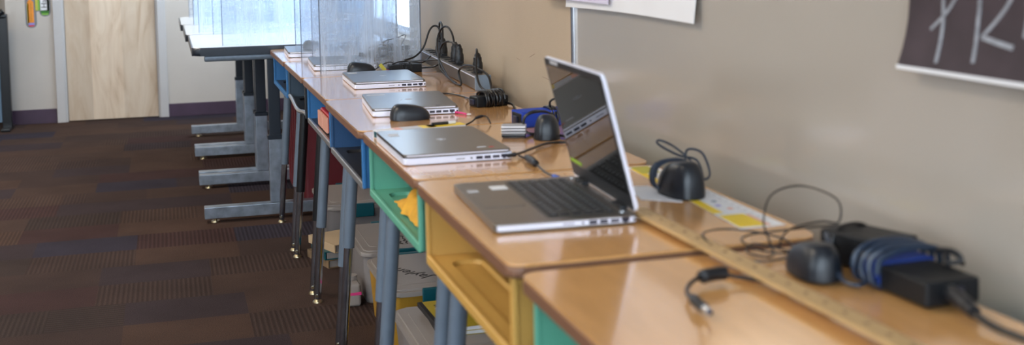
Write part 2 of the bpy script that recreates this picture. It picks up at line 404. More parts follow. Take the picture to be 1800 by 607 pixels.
rnd = random.Random(3)
for (y, z, ln, th) in ((3.16, .86, .05, .0010), (3.02, .80, .07, .0012), (2.95, .84, .03, .0012), (3.30, .83, .04, .0010)):
    b = NB(); box(b, WALLX - .0004, WALLX + .0002, y, y + ln, z, z + th)
    bmesh.ops.rotate(b, cent=(WALLX, y, z), matrix=Matrix.Rotation(rnd.uniform(-.5, .5), 3, 'X'), verts=b.verts); obj('scuff_mark', b, 'edge_brown', bpy.data.objects['wall_right'], world=True, smooth=0)
# posters on the whiteboard
def sheet(y0, y1, z0, z1, fx, th=.0012, ny=10, nz=16, fb=None):
    b = NB(); g = []
    for s in (0, 1):
        rows = []
        for j in range(nz + 1):
            row = []
            for i in range(ny + 1):
                y = y0 + (y1 - y0) * i / ny; zb = z0 + (fb(i / ny) if fb else 0); z = zb + (z1 - zb) * j / nz
                row.append(b.verts.new((fx(i / ny, z) + s * th, y, z)))
            rows.append(row)
        g.append(rows)
    for s in (0, 1):
        for j in range(nz):
            for i in range(ny): b.faces.new((g[s][j][i], g[s][j][i + 1], g[s][j + 1][i + 1], g[s][j + 1][i]))
    def strip(A, B):
        for i in range(len(A) - 1): b.faces.new((A[i], A[i + 1], B[i + 1], B[i]))
    strip(g[0][0], g[1][0]); strip(g[0][-1], g[1][-1]); strip([r[0] for r in g[0]], [r[0] for r in g[1]]); strip([r[-1] for r in g[0]], [r[-1] for r in g[1]])
    bmesh.ops.recalc_face_normals(b, faces=b.faces); return b
b = sheet(2.049, 2.80, 1.008, 1.75, lambda u, z: .537 - .010 * math.exp(-(z - 1.0) / .06) * (1 - .3 * u), fb=lambda u: .004 * math.sin(u * PI))
tag(obj('paper_poster', b, 'paper_white'), 'large plain white sheet taped to the whiteboard, lower edge showing', 'poster')
b = sheet(2.48, 2.99, 1.027, 1.45, lambda u, z: .523 - .004 * math.exp(-(z - 1.0) / .05))
tag(obj('paper_sheet', b, 'paper_lilac'), 'pale lilac sheet overlapping the top left of the white sheet', 'paper')
def dpx(z):
    return .536 - .018 * max(0, (1.075 - z) / .085) ** 1.8 if z < 1.075 else .536
dp = thing('chalk_poster', (.53, 1.0, .99), 'dark poster with white chalk strokes and curling white lower edge at the right', 'poster')
def dfx(u, z): return dpx(z)
b = sheet(.55, 1.385, .991, 1.6, dfx, nz=30); obj('poster_sheet', b, 'paper_dark', dp, world=True)
b = sheet(.55, 1.387, .986, .9915, lambda u, z: dpx(.9915) - .0008, th=.003, nz=2); obj('poster_hem', b, 'paper_white', dp, world=True, label='white lower edge')
def stroke(pts, w):
    b = NB(); P = catmull([(0, y, z) for y, z in pts], 8); prev = None
    for i, p in enumerate(P):
        t = (P[min(i + 1, len(P) - 1)] - P[max(i - 1, 0)]).normalized(); nrm = Vector((0, -t.z, t.y)) * w / 2
        a = p + nrm; c = p - nrm
        va = b.verts.new((dpx(a.z) - .0012, a.y, a.z)); vc = b.verts.new((dpx(c.z) - .0012, c.y, c.z))
        if prev: b.faces.new((prev[0], prev[1], vc, va))
        prev = (va, vc)
    r = bmesh.ops.extrude_face_region(b, geom=b.faces[:]); bmesh.ops.translate(b, vec=(.0009, 0, 0), verts=[v for v in r['geom'] if isinstance(v, bmesh.types.BMVert)])
    bmesh.ops.recalc_face_normals(b, faces=b.faces); obj('chalk_stroke', b, 'chalk', dp, world=True)
for pts, w in (([(1.310, 1.20), (1.311, 1.08), (1.309, 1.053), (1.306, 1.00)], .0055), ([(1.255, 1.15), (1.287, 1.083), (1.332, 1.041)], .0045),
               ([(1.238, 1.20), (1.240, 1.082), (1.241, 1.052), (1.236, 1.006)], .0055), ([(1.15, 1.14), (1.187, 1.081), (1.230, 1.038)], .0045),
               ([(1.230, 1.038), (1.20, 1.033), (1.172, 1.029)], .0060), ([(1.155, 1.20), (1.154, 1.085), (1.156, 1.042)], .0055), ([(1.156, 1.042), (1.13, 1.075), (1.11, 1.10)], .0045)):
    stroke(pts, w)

# crayon-shaped tags by the door
def crayon_tag(x, z0, z1, w, cols, label, txt=None, txtcol='ink', tip='down'):
    t = thing('crayon_tag', (x, FARY - .001, z0), label, 'wall tag', 'laminated tags on the wall left of the door')
    MxW = lambda yy: Matrix.Translation((x, yy, 0)) @ Matrix.Rotation(PI / 2, 4, 'X')
    b = NB(); prism(b, rrect(-w / 2, w / 2, z0, z1, w * .45), 0, .0012, Mx=MxW(FARY)); obj('laminate_sleeve', b, 'clear_case', t, world=True)
    for (n, u0, u1, q0, q1, m) in cols:
        b = NB(); prism(b, rrect(u0, u1, q0, q1, .003, 3), .0013, .002, Mx=MxW(FARY)); obj(n, b, m, t, world=True)
    if txt: text_part('lettering', txt[0], txt[1], Matrix.Translation((txt[2], FARY - .003, txt[3])) @ Matrix.Rotation(PI / 2, 4, 'X') @ Matrix.Rotation(PI / 2, 4, 'Z'), txtcol, t)
    return t
t = crayon_tag(-1.312, .665, .885, .072, [('crayon_body', -.022, .018, .70, .846, 'orange'), ('crayon_stripe', -.024, -.014, .70, .835, 'yellow'), ('crayon_band', -.018, .020, .685, .702, 'lavender'), ('crayon_base', -.018, .018, .675, .686, 'red')],
               'orange and yellow crayon shaped laminated tag, lowest of the wall tags', ('Yellow crayon', .022, -1.312, .772), 'mustard')
b = NB(); prism(b, [(-.022, .844), (.018, .844), (-.003, .866)], .0013, .002, Mx=Matrix.Translation((-1.312, FARY, 0)) @ Matrix.Rotation(PI / 2, 4, 'X')); obj('crayon_tip', b, 'orange', t, world=True)
crayon_tag(-1.221, .742, 1.05, .074, [('crayon_body', -.028, .028, .78, 1.04, 'paper_white'), ('crayon_edge', .014, .028, .78, 1.04, 'crayon_green'), ('crayon_band', -.028, .026, .763, .785, 'crayon_darkgreen'), ('crayon_base', -.022, .022, .752, .763, 'crayon_green')],
           'white and green crayon tag reading Hal beside the door casing', ('Hal', .052, -1.224, .835))
crayon_tag(-1.268, .777, .98, .034, [('crayon_body', -.014, .002, .784, .97, 'olive'), ('crayon_edge', .003, .014, .784, .97, 'crayon_green')], 'narrow green and yellow tag between the orange and white ones')

# blue divider at the far left
dv = thing('room_divider', (-1.9, 8.58, 0), 'blue panel divider with black post at the left edge before the wall', 'divider')
b = NB(); box(b, -2.5, -1.500, 8.57, 8.60, .05, .745, .004, 2); obj('panel', b, 'steel_blue', dv, world=True)
b = NB(); box(b, -1.500, -1.440, 8.56, 8.61, .0, .775, .006, 2); obj('post', b, 'leg_black', dv, world=True)
b = NB(); box(b, -2.5, -1.445, 8.555, 8.60, .745, .78, .012, 3); cyl(b, (-1.50, 8.55, .77), (-1.46, 8.55, .80), .018); obj('top_rail', b, 'leg_black', dv, world=True)
b = NB(); box(b, -1.50, -1.44, 8.45, 8.72, 0, .02, .005, 2); box(b, -2.5, -2.46, 8.45, 8.72, 0, .05, .005, 2); obj('foot', b, 'leg_black', dv, world=True)

# ------------------------------------------------------------------ student desks
DESKS = {  # number: (near y, far y, label, side mat, floor mat, lip mat, near flange mat, leg mats)
 1: (.848, 1.458, 'student desk nearest the camera, with a green book box, under the big power adapter', 'box_green', 'box_green', 'box_green', 'box_green', 'leg_grey'),
 2: (1.480, 2.090, 'student desk with yellow book box under the open laptop', 'box_yellow', 'box_yellow', 'box_yellow', 'box_yellow', 'leg_grey'),
 3: (2.103, 2.713, 'student desk with green book box and yellow cloth inside', 'box_green', 'box_green', 'box_green', 'box_green', 'leg_grey'),
 4: (2.722, 3.332, 'student desk with dark blue book box holding pens and a green sharpener', 'box_darkblue', 'tray_grey', 'lip_grey', 'box_blue', 'leg_grey'),
 5: (3.338, 3.948, 'student desk with blue book box holding a red case', 'box_blue', 'tray_grey', 'lip_grey', 'box_blue', 'leg_grey'),
 6: (3.954, 4.564, 'student desk with black and steel book box and wavy tray lip', 'box_steel', 'box_black', 'lip_grey', 'box_black', 'leg_black'),
 7: (4.572, 5.182, 'student desk farthest away, against the grey tables, with blue book box', 'box_blue', 'tray_grey', 'box_blue', 'box_blue', 'leg_grey'),
}
DX = {1: .006, 2: 0, 3: .002, 4: -.004, 5: .002, 6: .001, 7: .0}
for n, (y0, y1, lab, ms, mf, ml, mn, mleg) in DESKS.items():
    dx = DX[n]; DEP = .463; zt = DT - (.004 if n == 1 else 0)
    t = thing('student_desk', (dx + DEP / 2, (y0 + y1) / 2, 0), lab, 'desk', 'student desks in the row along the wall')
    b = NB(); prism(b, rrect(dx + .001, dx + DEP - .001, y0 + .001, y1 - .001, (.03, .022, .022, .03)), zt - .0035, zt, .0012, 2); top = obj('desktop', b, 'laminate', t, world=True)
    b = NB(); prism(b, rrect(dx, dx + DEP, y0, y1, (.03, .022, .022, .03)), zt - .020, zt - .0036, .005, 3); obj('edge_band', b, 'edge_brown', top, world=True, label='brown rounded edge')
    zb = .600; zu = zt - .0201; th = .004; xf = dx + .014; xb = dx + .40; s0 = y0 + .032; s1 = y1 - .032
    plastic = ms in ('box_green', 'box_yellow')
    bodies = NB()
    for (a, mm, near) in ((s0, mn, True), (s1, ms, False)):
        b = NB(); box(b, xf, xb, a - th / 2, a + th / 2, zb, zu)
        # rolled front flange
        fw = .016 if near else .008
        box(b, xf - .003, xf + .006, a - fw / 2, a + fw / 2, zb, zu, .0025, 2)
        obj('side_panel', b, mm if near else ms, t, world=True)
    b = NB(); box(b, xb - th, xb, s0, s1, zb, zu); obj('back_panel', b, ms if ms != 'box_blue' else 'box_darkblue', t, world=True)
    # book box floor with a sunken pencil tray
    b = NB()
    r0, r1, q0, q1 = xf + .028, xf + .085, s0 + .05, s1 - .05
    zf = zb + .010
    def fl(bm, pts, z): return [bm.verts.new((x, y, z)) for x, y in pts]
    outer = [(xf + .005, s0), (xb, s0), (xb, s1), (xf + .005, s1)]
    ti = rrect(r0, r1, q0, q1, .02, 4); tl = rrect(r0 + .004, r1 - .004, q0 + .004, q1 - .004, .017, 4)
    V = fl(b, outer, zf); I = fl(b, ti, zf); Lw = fl(b, tl, zf - .007)
    edges = [b.edges.new((V[i], V[(i + 1) % 4])) for i in range(4)] + [b.edges.new((I[i], I[(i + 1) % len(I)])) for i in range(len(I))]
    bmesh.ops.triangle_fill(b, edges=edges, use_beauty=True)
    for f in list(b.faces):
        c = f.calc_center_median()
        if r0 + .006 < c.x < r1 - .006 and q0 + .01 < c.y < q1 - .01 and all(v in I for v in f.verts): b.faces.remove(f)
    for i in range(len(I)): b.faces.new((I[i], I[(i + 1) % len(I)], Lw[(i + 1) % len(I)], Lw[i]))
    b.faces.new(Lw); box(b, xf + .005, xb, s0, s1, zb - .001, zb + .002)
    bmesh.ops.recalc_face_normals(b, faces=b.faces)
    obj('book_box_floor', b, mf, t, world=True, smooth=25)
    b = NB()
    if n == 6:
        pts = [(xf + .002, s0 + (s1 - s0) * i / 10, zb + .006 + .010 * math.cos(i / 10 * 2 * PI) * (1 if 0 < i < 10 else 1)) for i in range(11)]
        tube(b, pts, .0075, 8, 4)
    else: box(b, xf - .004, xf + .006, s0, s1, zb - .004, zf + .003, .003, 3)
    obj('front_lip', b, ml, t, world=True)
    # legs: grey upper tube, chrome extension, glide
    e1 = .018 if n != 3 else -.008; e0 = .018 if n != 4 else -.008
    for (fx, yy, lean) in ((1, s1 - e1, 1), (1, s0 + e0, 1), (0, s1 - .018, -1), (0, s0 + .018, -1)):
        if fx: tp = Vector((dx + .070, yy, zb - .002)); ft = Vector((dx + .022, yy, .012))
        else: tp = Vector((dx + .396, yy, zb - .002)); ft = Vector((dx + .482, yy, .012))
        zj = {1: .33, 2: .33, 3: .20, 4: .33, 5: .25, 6: .25, 7: .25}[n]
        f = (tp.z - zj) / (tp.z - ft.z); jn = tp.lerp(ft, f); r = .0165
        lm = mleg
        if n == 6 and fx and yy > (s0 + s1) / 2: lm = 'leg_black'
        if n == 5 and yy < (s0 + s1) / 2: lm = 'leg_grey'
        b = NB(); cyl(b, tp, jn, r, n=24); obj_leg = obj('leg', b, lm, t, world=True)
        b = NB(); cyl(b, jn + (tp - jn).normalized() * .02, ft, .0125, n=20); obj('leg_extension', b, 'chrome', obj_leg, world=True, label='chrome extension tube')
        b = NB(); cyl(b, (ft.x, ft.y, .012), (ft.x, ft.y, .004), .009, .014, 16); cyl(b, (ft.x, ft.y, .0045), (ft.x, ft.y, .0), .016, .017, 16); cyl(b, (ft.x - .004, ft.y - .016, .024), (ft.x - .004, ft.y + .016, .024), .005, n=8); obj('glide', b, 'glide', obj_leg, world=True)
        b = NB(); cyl(b, (tp.x - .002, tp.y - .019, tp.z - .035), (tp.x - .002, tp.y + .019, tp.z - .035), .004, n=10); obj('bolt', b, 'chrome', obj_leg, world=True)

# ------------------------------------------------------------------ grey tables with chrome T legs
TABS = [(5.200, 'grey topped table nearest the desks, first of the far tables'), (6.075, 'grey topped table in the middle of the three far tables'), (6.950, 'grey topped table nearest the far wall with the door')]
for i, (y0, lab) in enumerate(TABS):
    x0 = -.322 - .012 * i; x1 = .53; y1 = y0 + .862; zt = .757
    t = thing('training_table', ((x0 + x1) / 2, (y0 + y1) / 2, 0), lab, 'table', 'grey training tables by the far wall')
    b = NB(); prism(b, rrect(x0 + .006, x1, y0 + .006, y1 - .006, (.004, .03, .03, .004)), zt - .02, zt, .001, 1); tp = obj('tabletop', b, 'grey_laminate', t, world=True)
    b = NB(); prism(b, rrect(x0, x1 + .002, y0, y1, (.005, .035, .035, .005)), zt - .036, zt - .0008, .012, 4); obj('rubber_edge', b, 'black_rubber', tp, world=True, label='black rubber edge')
    for yy in (y0 + .018, y1 - .040):
        b = NB(); box(b, x0 + .05, x1 - .03, yy, yy + .025, zt - .062, zt - .0365, .006, 2); obj('rail', b, 'rail_paint', t, world=True)
    b = NB(); box(b, .36, .42, y0 + .05, y1 - .05, zt - .09, zt - .0365, .004, 1); box(b, .0, .04, y0 + .05, y1 - .05, zt - .075, zt - .0365, .004, 1); obj('cross_beam', b, 'black_rubber', t, world=True)
    for yy in (y0 + .012, y1 - .012 - .055):
        b = NB(); box(b, -.295, .44, yy, yy + .055, .018, .068, .003, 2)
        f = obj('leg', b, 'steel_foot', t, world=True, label='chrome foot bar')
        b = NB(); box(b, -.015, .045, yy + .008, yy + .047, .069, .36, .005, 2); obj('column_sleeve', b, 'steel_foot', f, world=True)
        b = NB(); box(b, -.010, .040, yy + .013, yy + .042, .36, zt - .037, .004, 2); box(b, -.018, .048, yy + .004, yy + .05, .345, .365, .003, 1); obj('column', b, 'black_rubber', f, world=True)
        for gx in (-.25, .38):
            b = NB(); cyl(b, (gx, yy + .027, .019), (gx, yy + .027, .006), .007); cyl(b, (gx, yy + .027, .006), (gx, yy + .027, 0), .018, .02); obj('glide', b, 'glide', f, world=True)

# ------------------------------------------------------------------ clear desk shields
def shield(y0, y1, x0, x1, zb, h, lab, fm='film'):
    t = thing('desk_shield', ((x0 + x1) / 2, (y0 + y1) / 2, zb), lab, 'desk shield', 'clear plastic desk shields on the far desks and tables')
    def pan(a, c):
        a, c = Vector(a), Vector(c); dd = (c - a).normalized(); nrm = Vector((-dd.y, dd.x)) * .0015
        b = NB(); P = [a + nrm, a - nrm, c - nrm, c + nrm]; prism(b, [(p.x, p.y) for p in P][::-1], zb, zb + h)
        o = obj('panel', b, fm, t, world=True, smooth=0)
        return o
    for k_, (a, c) in enumerate((((x0, y0), (x1 - .002, y0 + .035)), ((x0 - .01, y1), (x1 - .002, y1 - .02)))):
        o = pan(a, c)
        b = NB(); box(b, a[0] - .0035, a[0] - .0005, a[1] - .002, a[1] + .002, zb, zb + h, .0008, 1); obj('panel_edge', b, 'film_edge', o, world=True)
    o = pan((x1, y0 + .037), (x1, y1 - .022))
    b = NB(); cyl(b, (x1 + .001, y0 + .033, zb), (x1 + .001, y0 + .033, zb + h), .0022, n=8); cyl(b, (x1 + .001, y1 - .018, zb), (x1 + .001, y1 - .018, zb + h), .0022, n=8); obj('hinge_fold', b, 'film_edge', o, world=True)
    return t
shield(4.055, 4.545, .078, .43, DT + .0002, .52, 'clear scuffed desk shield standing nearest, on the desk behind the mouse', 'film_thin')
shield(4.62, 5.14, .118, .45, DT + .0002, .52, 'clear scuffed desk shield on the farthest student desk', 'film_thin')
shield(5.262, 6.02, -.19, .47, .7575, .55, 'clear wide desk shield on the nearest grey table')
shield(6.20, 6.88, -.262, .47, .7575, .55, 'clear wide desk shield on the middle grey table')
shield(7.02, 7.75, -.27, .47, .7575, .55, 'clear wide desk shield on the grey table by the far wall')

# ------------------------------------------------------------------ laptops
LD, LWID = .219, .323
def laptop(x, y, yaw, lab, openang=None, stickers=()):
    t = thing('laptop', (x, y, DT), lab, 'laptop', None, rz=yaw)
    t['group'] = 'grey laptops on the desks'
    cl = openang is None
    hb = .0125; z0 = .0018
    b = NB(); prism(b, rrect(0, LD, 0, LWID, .009, 5), z0, z0 + hb, .0025, 3)
    base = obj('base', b, 'alu_daylit' if cl else 'alu', t, label='silver base with ports')
    # thin strip on the base side, window brightness painted into its colour
    b = NB(); box(b, .004, LD - .003, -.0006, .0008, z0 + .0026, z0 + hb - .0024); obj('daylit_side', b, 'alu_daylit', base)
    b = NB()
    for (px, py) in ((.02, .03), (.02, LWID - .03), (LD - .02, .03), (LD - .02, LWID - .03)): cyl(b, (px, py, z0 + .0005), (px, py, 0), .006, .005, 12)
    obj('rubber_foot', b, 'dark_plastic', base)
    zc = z0 + hb * .5
    def port(name, a, w, h, m='port_black', dz=0):
        b = NB(); box(b, a - w / 2, a + w / 2, -.0011, .002, zc - h / 2 + dz, zc + h / 2 + dz, .0004, 1); obj(name, b, m, base)
    port('card_slot', .112, .018, .0014); 
    b = NB(); cyl(b, (.134, -.001, zc), (.134, .002, zc), .0019, n=12); obj('audio_jack', b, 'port_black', base)
    port('usb_port', .150, .0130, .0058); port('usb_port', .1665, .0130, .0058); port('hdmi_port', .184, .0140, .0050)
    port('network_port', .2005, .0128, .0062, dz=.0008); port('network_clip', .2005, .0060, .0050, dz=-.002); port('lock_slot', .2135, .0042, .0038)
    zl = z0 + hb + .0012
    if cl:
        b = NB(); prism(b, rrect(.0, LD - .004, .0005, LWID - .0005, .009, 5), zl, zl + .0065, .0022, 3)
        lid = obj('lid', b, 'alu', t)
        b = NB(); box(b, .006, LD - .010, -.0002, .001, zl + .0022, zl + .0044); obj('daylit_lid_side', b, 'alu_daylit', lid)  # lid strip with the same painted window brightness
        b = NB(); tube(b, [(LD / 2 + .010 * math.cos(a), LWID / 2 + .010 * math.sin(a), zl + .0066) for a in [2 * PI * i / 20 for i in range(20)]], .0006, 6, 0, closed=True)
        for dy in (-.004, 0, .004): box(b, LD / 2 - .003, LD / 2 + .003, LWID / 2 + dy - .0006, LWID / 2 + dy + .0006, zl + .0062, zl + .007)
        obj('lid_emblem', b, 'sticker_grey', lid)
        b = NB(); cyl(b, (LD - .006, .02, z0 + hb), (LD - .006, LWID - .02, z0 + hb), .0055, n=14); obj('hinge', b, 'dark_plastic', base)
        for (sx, sy, w, h, m) in stickers:
            b = NB(); prism(b, rrect(sx, sx + w, sy, sy + h, .002, 3), zl + .0064, zl + .0070); obj('sticker', b, m, lid)
    else:
        zt = z0 + hb
        # keyboard well, keys, touchpad
        b = NB(); prism(b, rrect(.085, .200, .020, LWID - .020, .004, 4), zt - .001, zt + .0003); kb = obj('keyboard', b, 'key_well', base)
        rows = [(.091, .0155, [1, 1, 1, 1.2, 5.2, 1.2, 1, 1, 1, 1]), (.1085, .0165, [2.1] + [1] * 10 + [2.4]), (.1265, .0165, [1.7] + [1] * 11 + [1.8]), (.1445, .0165, [1.4] + [1] * 12 + [1.1]), (.1625, .0165, [1] * 13 + [1.5]), (.1805, .0125, [1] * 15)]
        for (rx, rh, ws) in rows:
            tot = sum(ws); y = .024; wid = LWID - .048
            b = NB()
            for w in ws:
                ww = wid * w / tot; box(b, rx, rx + rh - .0022, LWID - y - ww + .0048, LWID - y, zt + .0004, zt + .0026, .0006, 1); y += ww
            obj('key_row', b, 'key_black', kb)
            b = NB(); y = .024
            for w in ws:
                ww = wid * w / tot
                box(b, rx + rh * .40, rx + rh * .70, LWID - y - .0085, LWID - y - .004, zt + .0025, zt + .0028); y += ww
            obj('key_legends', b, 'key_legend', kb)
        b = NB(); prism(b, rrect(.010, .076, .115, .215, .004, 4), zt + .0001, zt + .0006); obj('touchpad', b, 'alu', base)
        for yy in (.04, LWID - .04 - .045):
            b = NB(); box(b, LD - .013, LD - .001, yy, yy + .045, zt - .002, zt + .006, .002, 2); obj('hinge', b, 'dark_plastic', base)
        b = NB(); cyl(b, (.2055, .030, zt), (.2055, .030, zt + .0012), .0055, n=20); cyl(b, (.206, LWID - .02, zt), (.206, LWID - .02, zt + .001), .004, n=16); obj('power_button', b, 'frame_alu', base)
        b = NB(); prism(b, rrect(.052, .080, LWID - .075, LWID - .045, .001, 2), zt + .0001, zt + .0006); obj('sticker', b, 'paper_white', base)
        b = NB(); prism(b, rrect(.010, .028, LWID - .085, LWID - .068, .001, 2), zt + .0001, zt + .0006); obj('sticker', b, 'sticker_grey', base)
        # corner glint plate
        # screen
        H = Matrix.Translation((LD - .004, 0, zt + .003)) @ Matrix.Rotation(-(openang), 4, 'Y')
        # local lid frame: x' runs up the lid, z' out of the back. open angle measured from base
        R = Matrix(((-math.cos(openang), 0, math.sin(openang), 0), (0, 1, 0, 0), (math.sin(openang), 0, math.cos(openang), 0), (0, 0, 0, 1)))
        H = Matrix.Translation((LD - .002, 0, zt + .003)) @ R
        Hh = .2165
        b = NB(); prism(b, rrect(0, Hh, .0005, LWID - .0005, .009, 5), 0, .0058, .0016, 2, Mx=H); lid = obj('lid', b, 'alu_daylit', t)
        b = NB(); prism(b, rrect(.002, Hh - .0015, .0025, LWID - .0025, .007, 4), -.0010, .0002, Mx=H); bz = obj('bezel', b, 'dark_plastic', lid)
        b = NB(); box(b, .026, Hh - .012, .009, LWID - .009, -.0014, -.0009, Mx=H); obj('display', b, 'display', bz)
        b = NB(); box(b, Hh - .009, Hh - .003, LWID - .085, LWID - .040, -.0016, -.0009, .0002, 1, Mx=H); obj('camera_cover', b, 'sticker_grey', bz)
        b = NB(); box(b, .0285, .0345, LWID - .075, LWID - .012, -.0018, -.0013, Mx=H); obj('sticker', b, 'screen_green', bz)
    return t
laptop(.028, 1.652, -.045, 'open laptop with black screen on the desk with the yellow book box', openang=math.radians(76))
laptop(.009, 2.242, -.004, 'closed grey laptop with a red dot sticker, in front of the marker box', stickers=((.015, .235, .022, .035, 'sticker_grey'), (.178, .030, .010, .006, 'red'), (.155, .034, .018, .010, 'sticker_grey')))
laptop(.065, 2.935, -.075, 'closed grey laptop behind the plain black mouse', stickers=((.010, .27, .05, .02, 'sticker_grey'), (.085, .15, .008, .008, 'sticker_grey'), (.16, .01, .012, .005, 'port_black')))
laptop(.114, 3.549, -.028, 'closed grey laptop beside the power strip, in front of the adapter with wound cable', stickers=((.012, .26, .03, .03, 'sticker_grey'), (.18, .025, .02, .03, 'sticker_grey')))
laptop(.067, 4.165, -.05, 'closed laptop lying inside the nearest clear shield')
laptop(.036, 4.735, -.04, 'closed laptop on the farthest student desk with a mouse on its lid')

# ------------------------------------------------------------------ mice
def mouse(x, y, z, ang, lab, L=.10, Wd=.062, H=.038, cable=None, cable_r=.0019, cm='cable_black', m='mouse_black'):
    t = thing('computer_mouse', (x, y, z), lab, 'mouse', 'black computer mice', rz=ang)
    b = NB(); K, N = 12, 40; rings = []
    for k in range(K + 1):
        ph = PI / 2 * k / K; rr = math.cos(ph) ** .52 if k < K else 0; row = []
        for j in range(N):
            a = 2 * PI * j / N; c, s = math.cos(a), math.sin(a)
            ux = math.copysign(abs(c) ** .8, c); uy = math.copysign(abs(s) ** .8, s)
            px = L / 2 * ux * rr; py = Wd / 2 * uy * rr * (1 - .10 * math.sin(PI * (px / L + .5)))
            px += -L * .08 * (1 - rr)
            pz = .003 + H * math.sin(ph) ** 1.0 * (1 - .20 * (px / (L / 2) + .2))
            row.append((px, py, pz))
        rings.append(row)
    vr = [[b.verts.new(p) for p in r] for r in rings[:-1]]; tip = b.verts.new(rings[-1][0])
    for k in range(K - 1):
        for j in range(N): b.faces.new((vr[k][j], vr[k][(j + 1) % N], vr[k + 1][(j + 1) % N], vr[k + 1][j]))
    for j in range(N): b.faces.new((vr[K - 1][j], vr[K - 1][(j + 1) % N], tip))
    b.faces.new(vr[0][::-1]); body = obj('shell', b, m, t, smooth=60)
    b = NB()
    for k_, s in enumerate((.0, .003)): pass
    prism(b, [(L / 2 * .97 * math.copysign(abs(math.cos(a)) ** .8, math.cos(a)), Wd / 2 * .95 * math.copysign(abs(math.sin(a)) ** .8, math.sin(a))) for a in [2 * PI * j / 36 for j in range(36)]], 0, .0034, .001, 1); obj('base', b, 'dark_plastic', t)
    b = NB(); cyl(b, (L * .24, -.0035, H * .62), (L * .24, .0035, H * .62), .0095, n=18); obj('scroll_wheel', b, 'port_black', t)
    b = NB(); tube(b, [(L * .47, 0, H * .33), (L * .36, 0, H * .66), (L * .20, 0, H * .885)], .0007, 6, 5); obj('button_seam', b, 'port_black', body)
    if cable:
        b = NB()
        for c in cable: tube(b, c, cable_r, 7, 5)
        obj('cable', b, cm, t, world=True)
    return t
mouse(.146, 2.866, DT, .02, 'plain black mouse without a cable, in front of a closed laptop', L=.100, H=.036)
# mouse wrapped with its cable, upright beside the screen, on the printed strip
cc = [(.395, 1.83, DT + .03)]
mc = coil((.392, 1.842, DT + .0285), PI / 2 + .05, .0365, .0265, 4.2, .005, seed=3, jit=.002)
loops = [(.43, 1.87, DT + .03), (.445, 1.90, DT + .058), (.465, 1.88, DT + .055), (.470, 1.86, DT + .022), (.452, 1.85, DT + .016), (.446, 1.88, DT + .04), (.435, 1.93, DT + .06), (.415, 1.95, DT + .07), (.405, 1.93, DT + .066), (.43, 1.90, DT + .05), (.462, 1.895, DT + .04), (.458, 1.86, DT + .014)]
mouse(.394, 1.812, DT + .0008, PI / 2 + .06, 'black mouse with bluish cable wrapped round it, on the printed desk strip', L=.106, Wd=.066, H=.055, cable=[mc, loops], cm='cable_blue', cable_r=.0021)
# foreground mouse with the tangled cable
Z = DT
tang = [(.352, 1.405, Z + .012), (.375, 1.42, Z + .03), (.43, 1.43, Z + .035), (.452, 1.42, Z + .035), (.47, 1.455, Z + .058), (.453, 1.52, Z + .066), (.40, 1.51, Z + .060), (.362, 1.465, Z + .036), (.352, 1.43, Z + .015), (.345, 1.405, Z + .003), (.327, 1.40, Z + .003), (.318, 1.43, Z + .003), (.342, 1.455, Z + .006), (.368, 1.42, Z + .004), (.362, 1.38, Z + .008), (.33, 1.375, Z + .004), (.295, 1.39, Z + .004), (.278, 1.45, Z + .010), (.29, 1.505, Z + .014), (.34, 1.52, Z + .012), (.385, 1.48, Z + .008), (.392, 1.44, Z + .004), (.37, 1.405, Z + .004), (.34, 1.42, Z + .004), (.325, 1.455, Z + .010), (.348, 1.48, Z + .012), (.41, 1.46, Z + .02), (.455, 1.43, Z + .028), (.468, 1.41, Z + .032)]
tang2 = [(.350, 1.36, Z + .016), (.330, 1.335, Z + .01), (.315, 1.350, Z + .004), (.318, 1.385, Z + .004)]
mouse(.352, 1.315, DT, PI / 2 - .12, 'black mouse with a thin tangled cable, in front of the large adapter', L=.098, Wd=.060, H=.040, cable=[tang], cable_r=.0014, cm='cable_black')
# mouse beside the wound adapter, in front of the nearest shield
mouse(.208, 4.012, DT, .04, 'black mouse leaning before the clear shield, beside a yellow tag', L=.098, H=.037, cable=[[(.255, 4.01, DT + .012), (.29, 4.02, DT + .03), (.31, 4.0, DT + .035), (.33, 3.985, DT + .02)]])
mouse(.155, 4.86, DT + .0222, .05, 'dark mouse lying on the lid of the farthest closed laptop', L=.100, H=.032)
b = NB(); prism(b, rrect(-.014, .014, -.006, .006, .002), 0, .0012, Mx=Matrix.Translation((.272, 3.962, DT + .0225)) @ Matrix.Rotation(.9, 4, 'Y') @ Matrix.Rotation(PI / 2, 4, 'X'))
tag(obj('paper_tag', b, 'olive'), 'small pale yellow tag against the adapter cable by the mouse', 'tag')

